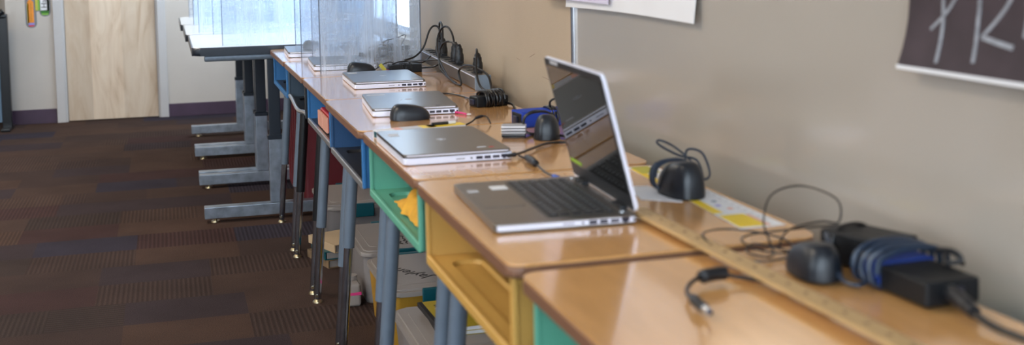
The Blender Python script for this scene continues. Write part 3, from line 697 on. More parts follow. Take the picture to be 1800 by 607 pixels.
# ------------------------------------------------------------------ adapters with wound cables
def adapter(name, x, y, z, ang, size, lab, wraps, wr=.0022, cm='cable_black', straps=(), extra=(), wires=(), group='black laptop adapters'):
    """brick lying along its own x axis; wraps = list of (offset along axis, turns, pitch, side clearance)"""
    L, W_, H = size
    t = thing(name, (x, y, z), lab, 'power adapter', group, rz=ang)
    b = NB(); box(b, -L / 2, L / 2, -W_ / 2, W_ / 2, 0, H, min(.004, H * .2), 3); obj('brick', b, 'adapter_black', t)
    b = NB(); box(b, -L / 2 - .006, -L / 2 + .001, -.011, .011, H * .25, H * .75, .002, 2); obj('socket', b, 'port_black', t)
    b = NB(); R0 = rootmx(t)
    for i, (off, turns, pitch, cl) in enumerate(wraps):
        P = coil((off, 0, H / 2 + cl * .6), 0, W_ / 2 + cl, H / 2 + cl * .9, turns, pitch, seed=i + int(abs(x) * 1000), tilt=.004)
        P = [Vector((p.x, p.y, max(p.z, wr))) for p in P]
        tube(b, P, wr, 7, 3)
    obj('wound_cable', b, cm, t)
    for (off, w, m) in straps:
        b = NB(); P = rrect(-W_ / 2 - .0025, W_ / 2 + .0025, -.0, H + .003, .004, 4)
        prism(b, P, -w / 2, w / 2, Mx=Matrix.Translation((off, 0, 0)) @ Matrix(((0, 0, 1, 0), (1, 0, 0, 0), (0, 1, 0, 0), (0, 0, 0, 1)))); obj('strap', b, m, t, label='blue hook and loop strap' if 'blue' in m else None)
    for (nm, pts, r, m, rad) in wires:
        b = NB(); tube(b, pts, r, 10, 6, radii=rad); obj(nm, b, m, t, world=True)
    return t
# big foreground adapter: body, plug with strain relief, mains cable running out of frame
b2w = [('plug', [(.425, 1.150, DT + .016), (.420, 1.115, DT + .015), (.414, 1.085, DT + .011)], .0095, 'dark_plastic', [.011, .0105, .009, .0075]),
       ('mains_cable', [(.414, 1.088, DT + .010), (.412, 1.05, DT + .006), (.420, 1.0, DT + .0045), (.43, .93, DT + .0045)], .0042, 'cable_black', None),
       ('output_cable', [(.392, 1.255, DT + .006), (.366, 1.235, DT + .005), (.358, 1.262, DT + .008), (.372, 1.31, DT + .035), (.385, 1.34, DT + .042)], .0028, 'cable_blue', None)]
adapter('power_adapter', .428, 1.205, DT, PI / 2 + .04, (.125, .074, .030), 'large black adapter with cable wound round it and blue strap, nearest the camera', [(.036, 3.7, .0155, .0135)], wr=.0036, cm='cable_blue', straps=((.040, .034, 'velcro_navy'),), wires=b2w)
adapter('power_adapter', .440, 1.330, DT, PI / 2 + .35, (.105, .066, .043), 'black adapter brick behind the large strapped adapter', [(.03, 1.1, .006, .003)], wr=.0026,
        wires=[('output_cable', [(.452, 1.225, DT + .044), (.466, 1.205, DT + .047), (.474, 1.195, DT + .044), (.475, 1.19, DT + .036), (.462, 1.20, DT + .0335), (.468, 1.208, DT + .044), (.478, 1.20, DT + .040), (.474, 1.185, DT + .0335)], .0030, 'cable_black', None)])
# barrel connector with ferrite coming out from under the ruler
t = thing('connector_cable', (.19, 1.30, DT), 'black connector cable with ferrite coming out from under the wooden ruler', 'cable')
b = NB(); tube(b, [(.30, 1.268, DT + .0030), (.272, 1.293, DT + .0034), (.250, 1.315, DT + .005), (.222, 1.322, DT + .010), (.195, 1.315, DT + .010), (.172, 1.296, DT + .007), (.158, 1.268, DT + .006), (.154, 1.243, DT + .006)], .0027, 10, 6); obj('cord', b, 'cable_black', t, world=True)
b = NB(); tube(b, [(.236, 1.322, DT + .0095), (.225, 1.322, DT + .0105), (.205, 1.318, DT + .0105), (.196, 1.313, DT + .0095)], .0085, 14, 4, radii=[.004, .0085, .0088, .0085, .0088, .0085, .004]); obj('ferrite', b, 'dark_plastic', t, world=True)
b = NB(); tube(b, [(.156, 1.252, DT + .007), (.153, 1.232, DT + .007), (.152, 1.210, DT + .007)], .006, 14, 4, radii=[.0045, .0065, .0065, .0055]); obj('plug_body', b, 'dark_plastic', t, world=True)
b = NB(); cyl(b, (.152, 1.212, DT + .007), (.1515, 1.196, DT + .0065), .0042, n=14); obj('plug_tip', b, 'frame_alu', t, world=True)
b = NB(); cyl(b, (.1515, 1.1962, DT + .0065), (.1515, 1.1935, DT + .0065), .0030, n=14); obj('tip_insulator', b, 'port_black', t, world=True)

# adapter with neat wound cable beside the power strip end
adapter('power_adapter', .392, 3.035, DT, .22, (.094, .048, .028), 'black adapter wrapped in its cable below the end of the power strip', [(.006, 7.5, .0078, .0085)], wr=.0030,
        wires=[('output_cable', [(.350, 3.03, DT + .012), (.345, 3.07, DT + .018), (.352, 3.13, DT + .010), (.374, 3.20, DT + .003), (.352, 3.312, DT + .003), (.30, 3.328, DT + .003)], .0022, 'cable_black', None),
               ('mains_cable', [(.430, 3.03, DT + .008), (.444, 2.99, DT + .006), (.43, 2.92, DT + .005), (.412, 2.82, DT + .005), (.405, 2.70, DT + .012)], .0034, 'cable_black', None)])
# adapter in front of the first shield
adapter('power_adapter', .352, 3.985, DT, .03, (.110, .050, .028), 'black adapter tied with thin cable turns behind the third laptop from the camera', [(-.004, 4.2, .006, .003), (.02, 2, .003, .003)], wr=.0016,
        wires=[('output_cable', [(.298, 3.985, DT + .010), (.305, 3.98, DT + .026), (.33, 3.985, DT + .036), (.37, 3.99, DT + .036), (.41, 3.99, DT + .030), (.43, 4.0, DT + .036), (.452, 4.03, DT + .048)], .0024, 'cable_black', None),
               ('mains_cable', [(.400, 3.985, DT + .012), (.425, 3.975, DT + .014), (.448, 3.955, DT + .018), (.462, 3.93, DT + .032), (.452, 3.90, DT + .044), (.42, 3.94, DT + .042), (.36, 3.965, DT + .038)], .0028, 'cable_black', None)])
b = NB(); cyl(b, (.282, 3.950, DT + .007), (.293, 3.975, DT + .007), .007, n=14); tag(obj('connector_plug', b, 'red'), 'small red connector at the left end of the tied adapter', 'plug')
# adapters seen through the first shield
for i, (x, y, z, a, lab) in enumerate(((.352, 4.20, DT, .3, 'black adapter at the left of the heap behind the nearest shield'), (.385, 4.31, DT, -.5, 'black adapter at the back of the heap behind the nearest shield'), (.358, 4.25, DT + .0375, .2, 'black adapter lying on top of the heap behind the nearest shield'), (.330, 4.44, DT, .15, 'black adapter at the far left of the heap behind the nearest shield'))):
    adapter('power_adapter', x, y, z, a, (.115, .052, .034), lab, [(-.01, 4.2, .008, .004)], wr=.0030,
            wires=[('output_cable', [(x + .02, y - .02, z + .02), (x + .05, y - .01, z + .05 + .01 * i), (x + .03, y + .04, z + .06), (x - .03, y + .03, z + .045), (x - .02, y - .01, z + .034)], .002, 'cable_black', None)])
adapter('power_adapter', .30, 4.93, DT, .5, (.10, .05, .03), 'dark adapter on the farthest student desk by the closed laptop', [(0, 4, .008, .005)], wr=.003)
t = thing('cable_bundle', (.37, 4.83, DT), 'dark rounded coil of cable standing inside the second clear shield', 'cable')
b = NB(); tube(b, [(.37 + .05 * math.cos(a) * (1 + .06 * math.sin(a * 3.3)), 4.83 + .02 * math.sin(a * .9), DT + .045 + .040 * math.sin(a)) for a in [i * .45 for i in range(70)]], .003, 7, 3); obj('coil', b, 'cable_black', t, world=True)

# pile beside the screen: strapped adapter, clear case, mouse with wound cable
adapter('power_adapter', .412, 2.655, DT, .10, (.115, .060, .034), 'black adapter with bright blue strap lying behind the open screen', [(.03, 3, .006, .005)], wr=.0028, straps=((.0, .112, 'velcro_blue'),),
        wires=[('output_cable', [(.44, 2.65, DT + .034), (.435, 2.64, DT + .056), (.452, 2.63, DT + .064), (.472, 2.635, DT + .050), (.468, 2.64, DT + .036), (.450, 2.63, DT + .060), (.462, 2.62, DT + .058), (.478, 2.63, DT + .036)], .0026, 'cable_black', None)])
t = thing('clear_case', (.305, 2.50, DT), 'small clear banded plastic case leaning by the blue strapped adapter', 'case', rz=-.35)
b = NB(); box(b, -.026, .026, -.018, .018, .0, .030, .004, 3); obj('shell', b, 'clear_case', t)
b = NB(); box(b, -.0265, .0265, -.0186, .0186, .002, .009, .003, 2); obj('lower_band', b, 'adapter_black', t)
b = NB()
for k in range(3): box(b, -.0268, .0268, -.0188, .0188, .012 + k * .006, .0135 + k * .006 + .001 * k, .0005, 1)
obj('band', b, 'white_plastic', t)
pm = coil((.365, 2.505, DT + .028), PI / 2 - .15, .036, .026, 3, .006, seed=9, jit=.003)
mouse(.372, 2.470, DT, PI / 2 - .35, 'black mouse with its cable wound round, in the pile beside the screen', L=.10, Wd=.062, H=.050, cable=[pm, [(.395, 2.46, DT + .006), (.41, 2.42, DT + .004), (.425, 2.37, DT + .004)]], cable_r=.0024)
# charging cable running into the laptop and loose connector
t = thing('charging_cable', (.30, 2.30, DT), 'black cable running from the closed laptop port to behind the open screen', 'cable')
b = NB(); tube(b, [(.216, 2.236, DT + .009), (.228, 2.236, DT + .010), (.250, 2.262, DT + .008), (.30, 2.325, DT + .006), (.335, 2.36, DT + .006), (.37, 2.375, DT + .004), (.41, 2.36, DT + .004), (.45, 2.37, DT + .004)], .0028, 9, 6); obj('cord', b, 'cable_black', t, world=True)
b = NB(); tube(b, [(.214, 2.2355, DT + .0085), (.231, 2.2365, DT + .0100)], .0045, 12, 0, radii=[.0035, .0048]); obj('plug', b, 'dark_plastic', t, world=True)
t = thing('connector_cable', (.24, 2.10, DT), 'short loose cable with ferrite and blue tip between two laptops', 'cable')
b = NB(); tube(b, [(.243, 2.252, DT + .004), (.244, 2.20, DT + .006), (.244, 2.15, DT + .008), (.240, 2.10, DT + .005), (.238, 2.055, DT + .004), (.240, 2.02, DT + .004)], .0021, 9, 6); obj('cord', b, 'cable_black', t, world=True)
b = NB(); tube(b, [(.2445, 2.205, DT + .0075), (.2445, 2.19, DT + .008), (.2430, 2.15, DT + .008), (.2420, 2.135, DT + .0075)], .0075, 12, 4, radii=[.003, .0070, .0078, .0070, .003]); obj('ferrite', b, 'dark_plastic', t, world=True)
b = NB(); cyl(b, (.240, 2.024, DT + .0045), (.243, 2.004, DT + .0045), .0040, n=12); obj('plug_tip', b, 'connector_blue', t, world=True)
t = thing('cable_end', (.29, 2.74, DT), 'short curved black cable end standing between the laptop with the mouse and the marker box', 'cable')
b = NB(); tube(b, [(.236, 2.690, DT + .002), (.262, 2.705, DT + .010), (.282, 2.722, DT + .019), (.300, 2.715, DT + .018), (.306, 2.700, DT + .003)], .0021, 9, 6); obj('cord', b, 'cable_black', t, world=True)
b = NB(); tube(b, [(.274, 2.716, DT + .016), (.292, 2.722, DT + .0195)], .0036, 10, 2); obj('collar', b, 'dark_plastic', t, world=True)
t = thing('pink_key_fob', (.285, 2.905, DT), 'small pink clip with a white ring at the corner of a closed laptop', 'clip')
b = NB(); tube(b, [(.272, 2.925, DT + .004), (.284, 2.900, DT + .004), (.292, 2.880, DT + .003)], .0030, 8, 3); obj('clip', b, 'pink', t, world=True)
b = NB(); tube(b, [(.297 + .005 * math.cos(a), 2.874 + .005 * math.sin(a), DT + .0035) for a in [i * PI / 8 for i in range(16)]], .0014, 6, 0, closed=True); obj('ring', b, 'white_plastic', t, world=True)

# ------------------------------------------------------------------ power strip with its plugs
SY0, SY1, SA = 3.372, 4.40, -.045
t = thing('power_strip', (.466, SY0, DT), 'long grey metal power strip with black sockets along the wall', 'power strip', rz=SA)
b = NB(); box(b, -.023, .023, .004, SY1 - SY0, .001, .044, .003, 2); ps = obj('housing', b, 'strip_metal', t)
b = NB(); box(b, -.0245, .0245, -.001, .006, 0, .0455, .003, 2); obj('end_cap', b, 'strip_end', t)
b = NB(); box(b, -.0238, -.0225, .01, SY1 - SY0, .037, .0405, .0004, 1); obj('trim_line', b, 'alu_daylit', ps)
for i in range(12):
    yy = .09 + i * .075
    b = NB(); prism(b, rrect(-.016, .016, yy - .017, yy + .017, .006), .0438, .0465, .0008, 1)
    for (u, v) in ((-.006, -.006), (-.006, .006), (.008, 0)): box(b, u - .0035, u + .0035, v + yy - .001, v + yy + .001, .0463, .0469)
    obj('socket', b, 'key_black', ps)
# plugs pushed into the strip, each with the loop of its cable
def plug(y, lab, loop, lean=0.0, tall=.055):
    x = .466 + (y - SY0) * .045; z = DT + .0470
    t = thing('mains_plug', (x, y, z), lab, 'plug', 'black mains plugs in the power strip')
    b = NB()
    prism(b, rrect(-.013, .013, -.014, .014, .005), 0, .010, .002, 2)
    tube(b, [(0, 0, .008), (0, lean * .3, .022), (0, lean * .7, tall * .75), (0, lean, tall)], .01, 12, 4, radii=[.0155, .016, .0155, .013, .0095, .0060]); obj('body', b, 'dark_plastic', t)
    b = NB()
    for k in range(5): tube(b, [(.0068 * math.cos(a), lean * (.65 + .07 * k) + .0068 * math.sin(a), tall * (.66 + .07 * k)) for a in [i * PI / 5 for i in range(10)]], .0013, 5, 0, closed=True)
    obj('strain_relief', b, 'cable_black', t)
    b = NB(); tube(b, loop, .0034, 9, 6); obj('cable', b, 'cable_black', t, world=True)
plug(3.445, 'mains plug nearest the end of the strip, its cable looping down in front', [(.469, 3.445, DT + .094), (.467, 3.44, DT + .110), (.462, 3.425, DT + .117), (.457, 3.405, DT + .110), (.450, 3.385, DT + .085), (.443, 3.358, DT + .052), (.445, 3.325, DT + .018), (.455, 3.27, DT + .005), (.44, 3.21, DT + .004), (.418, 3.13, DT + .006), (.41, 3.06, DT + .025)], tall=.058)
plug(3.735, 'right hand plug of the pair in the middle of the strip', [(.4815, 3.735, DT + .094), (.475, 3.75, DT + .108), (.462, 3.785, DT + .115), (.448, 3.82, DT + .104), (.438, 3.83, DT + .07), (.432, 3.79, DT + .03), (.436, 3.71, DT + .008), (.431, 3.62, DT + .004), (.428, 3.56, DT + .004)], tall=.062)
plug(3.800, 'left hand plug of the pair in the middle of the strip', [(.4845, 3.80, DT + .094), (.482, 3.82, DT + .135), (.475, 3.86, DT + .158), (.464, 3.90, DT + .150), (.450, 3.91, DT + .11), (.436, 3.83, DT + .06), (.428, 3.70, DT + .025), (.420, 3.60, DT + .012), (.424, 3.52, DT + .003), (.431, 3.50, DT + .008), (.436, 3.55, DT + .04), (.444, 3.50, DT + .062), (.452, 3.42, DT + .066), (.470, 3.34, DT + .050), (.470, 3.30, DT + .02), (.455, 3.27, DT + .004), (.43, 3.30, DT + .003)], tall=.065)
plug(4.02, 'mains plug near the shield with a cable arching left', [(.494, 4.02, DT + .094), (.486, 4.03, DT + .14), (.47, 4.035, DT + .152), (.45, 4.03, DT + .135), (.43, 4.035, DT + .08), (.40, 4.03, DT + .05), (.36, 4.02, DT + .038)], tall=.062)
plug(4.085, 'mains plug beside the edge of the nearest shield', [(.499, 4.085, DT + .094), (.495, 4.07, DT + .15), (.490, 4.03, DT + .165), (.483, 3.97, DT + .150), (.474, 3.93, DT + .10), (.470, 3.92, DT + .065)], tall=.06)

# ------------------------------------------------------------------ flat things on the near desks
t = thing('wooden_ruler', (.28, 1.36, DT), 'long wooden metre ruler with brass tip lying across the two nearest desks', 'ruler', rz=0)
ra, rb_ = Vector((.268, 1.695, 0)), Vector((.292, .70, 0)); dd = (rb_ - ra).normalized(); nn = Vector((-dd.y, dd.x, 0)); wd = .0145
P = [ra + nn * wd, ra - nn * wd, rb_ - nn * wd, rb_ + nn * wd]
b = NB(); prism(b, [(p.x, p.y) for p in P], DT + .0058, DT + .0118, .001, 2); rl = obj('stick', b, 'wood_ruler', t, world=True)
b = NB(); q = [ra + nn * wd * 1.03, ra - nn * wd * 1.03, ra - nn * wd * 1.03 + dd * .006, ra + nn * wd * 1.03 + dd * .006]; prism(b, [(p.x, p.y) for p in q], DT + .0056, DT + .0121); obj('brass_tip', b, 'brass', t, world=True)
b = NB()
for i in range(1, 99):
    c = ra + dd * (.006 + i * .01); ln = .006 if i % 5 else .009
    q = [c + nn * wd - dd * .0003, c + nn * wd + dd * .0003, c + nn * (wd - ln) + dd * .0003, c + nn * (wd - ln) - dd * .0003]
    prism(b, [(p.x, p.y) for p in q], DT + .0117, DT + .0120)
obj('graduation', b, 'ruler_ink', rl, world=True)
for i in range(1, 25):
    c = ra + dd * (i * .04 + .006) + nn * .0005
    text_part('numeral', str(i * 4), .008, Matrix.Translation((c.x, c.y, DT + .0119)) @ Matrix.Rotation(math.atan2(dd.y, dd.x), 4, 'Z'), 'ruler_ink', rl, depth=.0002)
# printed desk strip
t = thing('name_strip', (.43, 1.80, DT), 'yellow and white printed desk strip taped beside the open screen', 'desk strip')
S = [(.402, 2.07), (.455, 2.07), (.449, 1.560), (.376, 1.560)]
def quad(u, v):  # u along strip far->near 0..1, v left->right
    l = Vector(S[0]).lerp(Vector(S[3]), u); r = Vector(S[1]).lerp(Vector(S[2]), u); p = l.lerp(r, v); return (p.x, p.y)
def patch(name, u0, u1, v0, v1, m, dz, parent, rad=0):
    b = NB(); prism(b, [quad(u0, v0), quad(u1, v0), quad(u1, v1), quad(u0, v1)][::1], DT + dz, DT + dz + .0002); bmesh.ops.recalc_face_normals(b, faces=b.faces); obj(name, b, m, parent, world=True, smooth=0)
b = NB(); prism(b, [quad(0, 0), quad(1, 0), quad(1, 1), quad(0, 1)], DT + .0001, DT + .0006); bmesh.ops.recalc_face_normals(b, faces=b.faces); st = obj('card', b, 'paper_white', t, world=True, smooth=0)
patch('yellow_band', .03, .80, .0, .25, 'yellow', .0007, st)
patch('yellow_block', .83, .985, .03, .62, 'yellow', .0007, st); patch('olive_block', .0, .13, .1, .75, 'olive', .00075, st)
patch('red_line', .84, .99, .64, .72, 'peach', .0007, st)
for i, (u, v, m) in enumerate(((.22, .32, 'red'), (.30, .45, 'peach'), (.38, .38, 'sticker_grey'), (.56, .38, 'red'), (.63, .48, 'steel_blue'), (.69, .38, 'lavender'), (.74, .52, 'peach'))):
    patch('printed_mark', u, u + .022, v, v + .12, m, .0007, st)
for i in range(18):
    u = .15 + i * .045
    patch('alphabet_mark', u, u + .010, .80, .88, 'sticker_grey', .0007, st)
patch('rule_line', .05, .98, .72, .73, 'sticker_grey', .0007, st)
b = NB(); prism(b, [(.334, 1.905), (.318, 1.80), (.372, 1.755), (.386, 1.80), (.372, 1.90)], DT + .0001, DT + .0006); bmesh.ops.recalc_face_normals(b, faces=b.faces)
t = tag(obj('paper_slip', b, 'paper_white', smooth=0), 'small white slip of paper between the screen and the wrapped mouse', 'paper')
# marker box behind the closed laptop
t = thing('marker_box', (.12, 2.622, DT), 'slim yellow and white marker box behind the closed laptop with the red dot', 'box', rz=.16)
b = NB(); box(b, -.105, .105, -.018, .018, .0, .017, .001, 1); obj('carton', b, 'paper_white', t)
for (x0_, x1_, m) in ((-.045, .0, 'sticker_grey'), (.0, .105, 'yellow'), (.018, .035, 'orange'), (-.062, -.045, 'peach')):
    b = NB(); box(b, x0_, x1_, -.0184, .0184, .0172 if m != 'yellow' else .0169, .0176, .0001, 1); obj('printed_panel', b, m, t)
b = NB(); box(b, -.1056, -.1048, -.006, .010, .002, .015); box(b, -.104, -.088, -.0187, -.0178, .001, .014); obj('end_print', b, 'teal', t)
t = thing('highlighter', (.178, 2.633, DT + .0178), 'yellow and dark highlighter lying on the marker box', 'pen', rz=.16)
b = NB(); cyl(b, (-.030, 0, .0035), (.010, 0, .0035), .0035, n=14); obj('barrel', b, 'dark_plastic', t)
b = NB(); cyl(b, (.010, 0, .0035), (.028, 0, .0035), .0037, n=14); obj('cap', b, 'white_plastic', t)

# ------------------------------------------------------------------ things inside the book boxes
ZB = .6105
t = thing('pencil_case', (.085, 3.67, ZB), 'red hard pencil case with peach front inside the blue book box', 'pencil case')
b = NB(); box(b, .035, .165, 3.53, 3.77, ZB, ZB + .055, .008, 3); obj('lid', b, 'red_plastic', t, world=True)
b = NB(); box(b, .026, .034, 3.545, 3.64, ZB + .002, ZB + .050, .003, 2); box(b, .026, .034, 3.655, 3.755, ZB + .002, ZB + .050, .003, 2); obj('front_tab', b, 'peach', t, world=True)
b = NB(); box(b, .05, .25, 3.40, 3.52, ZB, ZB + .032, .002, 1); tag(obj('card_box', b, 'tan_card'), 'tan card box beside the red case in the blue book box', 'box')
# yellow cloth
b = NB(); N1, N2 = 26, 22; g = []
rnd = random.Random(4)
for i in range(N1):
    row = []
    for j in range(N2):
        u, v = i / (N1 - 1), j / (N2 - 1)
        px = .035 + .14 * u; py = 2.20 + .30 * v
        hgt = .004 + .055 * max(0, math.sin(PI * u)) ** .6 * max(0, math.sin(PI * v)) ** .5 * (.55 + .75 * abs(mnoise.noise(Vector((px * 24, py * 13, 1.2)))) * 1.6) 
        row.append(b.verts.new((px + .012 * mnoise.noise(Vector((px * 30, py * 30, 4))), py + .02 * mnoise.noise(Vector((px * 20, py * 20, 9))), ZB + .001 + hgt)))
    g.append(row)
for i in range(N1 - 1):
    for j in range(N2 - 1): b.faces.new((g[i][j], g[i + 1][j], g[i + 1][j + 1], g[i][j + 1]))
r = bmesh.ops.extrude_face_region(b, geom=b.faces[:]); bmesh.ops.translate(b, vec=(0, 0, .003), verts=[v for v in r['geom'] if isinstance(v, bmesh.types.BMVert)])
bmesh.ops.recalc_face_normals(b, faces=b.faces)
tag(obj('cleaning_cloth', b, 'cloth_yellow'), 'crumpled yellow cloth inside the green book box', 'cloth')
# pens in the dark blue box
for (nm, a, c, r, m, lab, cat) in (('pen', (.06, 2.80, ZB + .006), (.115, 2.93, ZB + .006), .0055, 'pink', 'pink pen inside the dark blue book box', 'pen'), ('marker_pen', (.075, 2.86, ZB + .0175), (.10, 2.98, ZB + .0175), .006, 'white_plastic', 'pale marker lying across the pink pen in the dark blue box', 'pen')):
    b = NB(); cyl(b, a, c, r, n=14); cyl(b, c, Vector(c) + (Vector(c) - Vector(a)).normalized() * .012, r * .8, r * .25, 14); tag(obj(nm, b, m), lab, cat)
b = NB(); bmesh.ops.create_icosphere(b, subdivisions=3, radius=.016, matrix=Matrix.Translation((.085, 2.825, ZB + .030))); cyl(b, (.085, 2.825, ZB + .016), (.085, 2.825, ZB + .002), .01, .013)
tag(obj('pencil_sharpener', b, 'green_pen'), 'round green sharpener inside the dark blue book box', 'sharpener')
b = NB(); box(b, .05, .12, 4.80, 4.90, ZB, ZB + .06, .004, 2); tag(obj('card_box', b, 'tan_card'), 'tan box in the blue book box of the farthest desk', 'box')

# ------------------------------------------------------------------ storage bins under the desks
def bin_(x0, x1, y0, y1, h, lab, tub='bin_clear', fill=None, rz=0):
    t = thing('storage_bin', ((x0 + x1) / 2, (y0 + y1) / 2, 0), lab, 'storage bin', 'white lidded storage bins under the desks', rz=rz)
    w, l = (x1 - x0) / 2, (y1 - y0) / 2
    b = NB(); o = rrect(-w + .018, w - .018, -l + .018, l - .018, .03); o2 = rrect(-w + .006, w - .006, -l + .006, l - .006, .03); n = len(o)
    A = [b.verts.new((x, y, .001)) for x, y in o]; B_ = [b.verts.new((x, y, h - .012)) for x, y in o2]
    b.faces.new(A[::-1])
    for i in range(n): b.faces.new((A[i], A[(i + 1) % n], B_[(i + 1) % n], B_[i]))
    obj('tub', b, tub, t)
    if fill:
        b = NB(); prism(b, rrect(-w + .024, w - .024, -l + .024, l - .024, .03), .003, h * .8); obj('contents', b, fill, t)
    b = NB(); prism(b, rrect(-w, w, -l, l, .035), h - .020, h - .006, .004, 3); prism(b, rrect(-w + .012, w - .012, -l + .012, l - .012, .03), h - .006, h, .003, 2); prism(b, rrect(-w + .035, w - .035, -l + .06, l - .06, .02), h - .001, h + .0015, .001, 1)
    lid = obj('lid', b, 'bin_lid', t)
    for s in (-1, 1):
        b = NB(); box(b, -.045, .045, s * l - .010 if s < 0 else s * l - .012, s * l + .008 if s > 0 else s * l + .004, h - .050, h + .003, .004, 2); obj('latch', b, 'teal', t, label='teal latch')
    return t
bin_(.150, .446, 2.80, 3.235, .160, 'white lidded bin nearest the camera, with yellow notebooks on its lid', tub='bin_clear', fill='paper_white')
t2 = bin_(.160, .446, 3.318, 3.735, .180, 'white lidded bin with teal latch and a handwritten name, yellow contents', tub='mustard')
text_part('handwriting', 'Jaylen', .058, Matrix.Translation((.262, 3.49, .1818)) @ Matrix.Rotation(math.radians(122), 4, 'Z'), 'ink', t2, sx=1.1)
t3 = bin_(.160, .446, 3.80, 4.215, .178, 'white lidded bin behind the one with yellow contents', fill='paper_white')
b = NB()
for k in range(4): tube(b, [(.262 + k * .020 + .006 * math.sin(i * 2.6 + k), 3.86 + .014 * i, .1802) for i in range(9)], .0014, 5, 3)
obj('handwriting', b, 'ink', t3, world=True)
bin_(.135, .43, 4.56, 4.99, .175, 'white lidded bin farthest away, by the chrome table foot', fill='box_darkblue')
# yellow notebooks on the nearest bin
def notebook(x, y, z, ang, lab, w=.20, l=.25, th=.012):
    t = thing('notebook', (x, y, z), lab, 'notebook', 'yellow notebooks on the nearest bin', rz=ang)
    b = NB(); box(b, -w / 2 + .002, w / 2 - .003, -l / 2 + .003, l / 2 - .003, .001, th - .001); obj('pages', b, 'paper_white', t)
    b = NB(); box(b, -w / 2, w / 2, -l / 2, l / 2, th - .001, th, .0002, 1); box(b, -w / 2, w / 2, -l / 2, l / 2, 0, .001, .0002, 1); cv = obj('cover', b, 'notebook_yellow', t)
    b = NB(); box(b, -w / 2 - .001, -w / 2 + .012, -l / 2 - .0002, l / 2 + .0002, -.0000, th + .0006, .0008, 1); obj('spine_tape', b, 'ink', t)
    b = NB()
    for r_ in range(2):
        for k in range(9): box(b, -w / 2 + .035 + k * .016, -w / 2 + .046 + k * .016, l / 2 - .045 - r_ * .012, l / 2 - .040 - r_ * .012, th, th + .0004)
    obj('small_print', b, 'ink', cv)
    b = NB()
    for k in range(5): box(b, -w / 2 + .03 + k * .027, -w / 2 + .052 + k * .027, l / 2 - .085, l / 2 - .066, th, th + .0004, .0001, 1)
    obj('title_print', b, 'tan_card', cv)
    b = NB(); box(b, w / 2 - .07, w / 2 - .045, -l / 2 + .015, -l / 2 + .032, th, th + .0004); obj('corner_print', b, 'paper_white', cv)
    return t
notebook(.325, 3.055, .1617, -.04, 'lower yellow notebook on the nearest bin')
notebook(.318, 3.050, .1743, .03, 'upper yellow notebook with black spine on the nearest bin')
b = NB(); prism(b, rrect(-.09, .09, -.012, .012, .004), 0, .0015, Mx=Matrix.Translation((.34, 3.215, .1625))); 
tag(obj('scribbled_paper', b, 'paper_white'), 'folded paper with black scribble at the back of the yellow notebooks', 'paper')
# white carton by the third bin
t = thing('small_carton', (.10, 3.90, 0), 'small white carton with a pink stripe on the carpet beside the bins', 'carton')
b = NB(); box(b, .105, .155, 3.80, 3.93, .0, .075, .01, 3); obj('carton_body', b, 'bin_lid', t, world=True)
b = NB(); box(b, .1045, .1555, 3.7992, 3.93, .038, .048, .001, 1); obj('stripe', b, 'pink', t, world=True)
b = NB(); cyl(b, (.13, 3.865, .075), (.13, 3.865, .090), .022, n=20); obj('cap', b, 'bin_lid', t, world=True)
# books by the far bin
for i, (x, y, z, a, m, lab) in enumerate(((.16, 4.42, 0, .25, 'book_brown', 'brown book at the bottom of the stack beside the far bin'), (.165, 4.42, .0305, .12, 'teal', 'teal edged book in the middle of the stack beside the far bin'), (.17, 4.40, .0610, .35, 'tan_card', 'pale patterned book on top of the stack beside the far bin'))):
    t = thing('book', (x, y, z), lab, 'book', 'books stacked on the carpet under the desks', rz=a)
    b = NB(); box(b, -.068, .072, -.10, .10, .003, .027); obj('pages', b, 'bin_lid', t)
    b = NB(); box(b, -.075, .075, -.105, .105, .027, .030, .0005, 1); box(b, -.075, .075, -.105, .105, 0, .003, .0005, 1); box(b, -.077, -.072, -.105, .105, 0, .030, .001, 1); obj('cover', b, m, t)
    if i == 2:
        b = NB()
        for k in range(3): cyl(b, (.01 + k * .02, -.04 + k * .03, .0299), (.01 + k * .02, -.04 + k * .03, .0304), .016 - k * .003)
        obj('cover_print', b, 'ink', t)
# maroon crate further back
t = thing('storage_crate', (.30, 5.35, 0), 'tall maroon plastic crate under the first grey table', 'crate')
b = NB(); box(b, .14, .45, 5.295, 5.975, .002, .52, .02, 3); obj('crate_body', b, 'maroon', t, world=True)
b = NB(); box(b, .128, .462, 5.285, 5.985, .52, .55, .008, 2); obj('crate_rim', b, 'maroon', t, world=True)
b = NB()
for k in range(6): box(b, .132, .141, 5.34 + k * .105, 5.38 + k * .105, .04, .50, .003, 1)
obj('rib', b, 'maroon', t, world=True)
t = thing('folded_crate', (.53, 4.38, 0), 'flat folded maroon plastic crate standing against the wall behind the far bin', 'crate')
b = NB(); box(b, .508, .548, 3.6, 5.15, .002, .50, .008, 2); obj('crate_body', b, 'maroon', t, world=True)
b = NB(); box(b, .505, .550, 3.59, 5.16, .50, .52, .006, 2); obj('crate_rim', b, 'maroon', t, world=True)

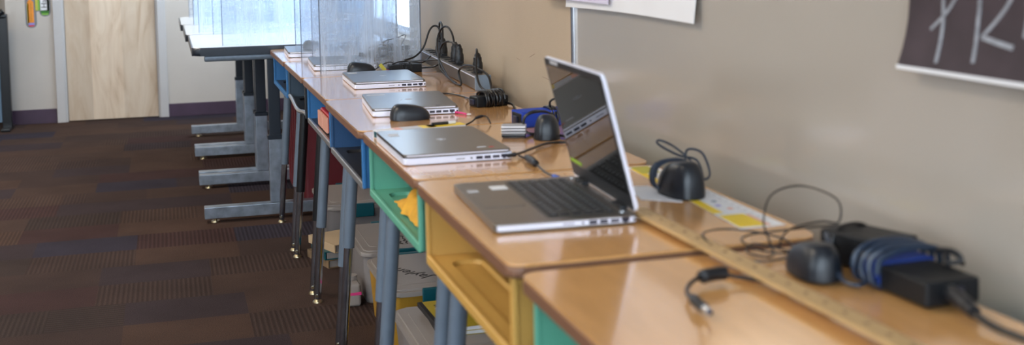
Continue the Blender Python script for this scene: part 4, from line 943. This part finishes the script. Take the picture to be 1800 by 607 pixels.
# ------------------------------------------------------------------ light
w = bpy.data.worlds.new('sky'); scene.world = w; w.use_nodes = True
bg = w.node_tree.nodes['Background']; bg.inputs[0].default_value = (.74, .87, 1.0, 1); bg.inputs[1].default_value = 6.0
for (x, y) in ((-1.6, 2.2), (-1.6, 5.6), (-3.8, 2.2), (-3.8, 5.6)):  # fixtures added out of view as warm fill for the walls
    t = thing('added_fill_fixture', (x, y, CZ - .06), 'added unseen ceiling fixture giving warm fill light over the carpet', 'light', 'added warm fill fixtures over the carpet')
    b = NB(); box(b, x - .31, x + .31, y - .61, y + .61, CZ - .05, CZ, .005, 1); obj('housing', b, 'white_plastic', t, world=True)
    L = bpy.data.lights.new('warm_fill_lamp', 'AREA'); L.shape = 'RECTANGLE'; L.size = .55; L.size_y = 1.15; L.energy = 26; L.color = (1, .86, .68)
    lo = bpy.data.objects.new('warm_fill_lamp', L); COL.objects.link(lo); lo.location = (x, y, CZ - .07)

# ------------------------------------------------------------------ camera (solved from the photograph)
yaw, pitch, roll = .2813, .0786, -.0182
f0 = Vector((math.sin(yaw) * math.cos(pitch), math.cos(yaw) * math.cos(pitch), -math.sin(pitch)))
r0 = Vector((math.cos(yaw), -math.sin(yaw), 0)); u0 = r0.cross(f0)
rr = math.cos(roll) * r0 + math.sin(roll) * u0; uu = -math.sin(roll) * r0 + math.cos(roll) * u0
cam = bpy.data.cameras.new('camera'); co = bpy.data.objects.new('camera', cam); COL.objects.link(co)
co.matrix_world = Matrix(((rr.x, uu.x, -f0.x, -.418), (rr.y, uu.y, -f0.y, 0), (rr.z, uu.z, -f0.z, 1.1567), (0, 0, 0, 1)))
cam.sensor_width = 36; cam.sensor_fit = 'HORIZONTAL'; cam.lens = 36 * 2099.5 / 1800; cam.shift_y = -(303.5 - 73.17) / 1800
cam.dof.use_dof = True; cam.dof.focus_distance = 3.9; cam.dof.aperture_fstop = 3.8; cam.clip_start = .05
scene.camera = co
scene.view_settings.view_transform = 'Standard'; scene.view_settings.look = 'None'; scene.view_settings.gamma = 1; scene.view_settings.exposure = 0.40
try: scene.view_settings.use_curve_mapping = False
except Exception: pass
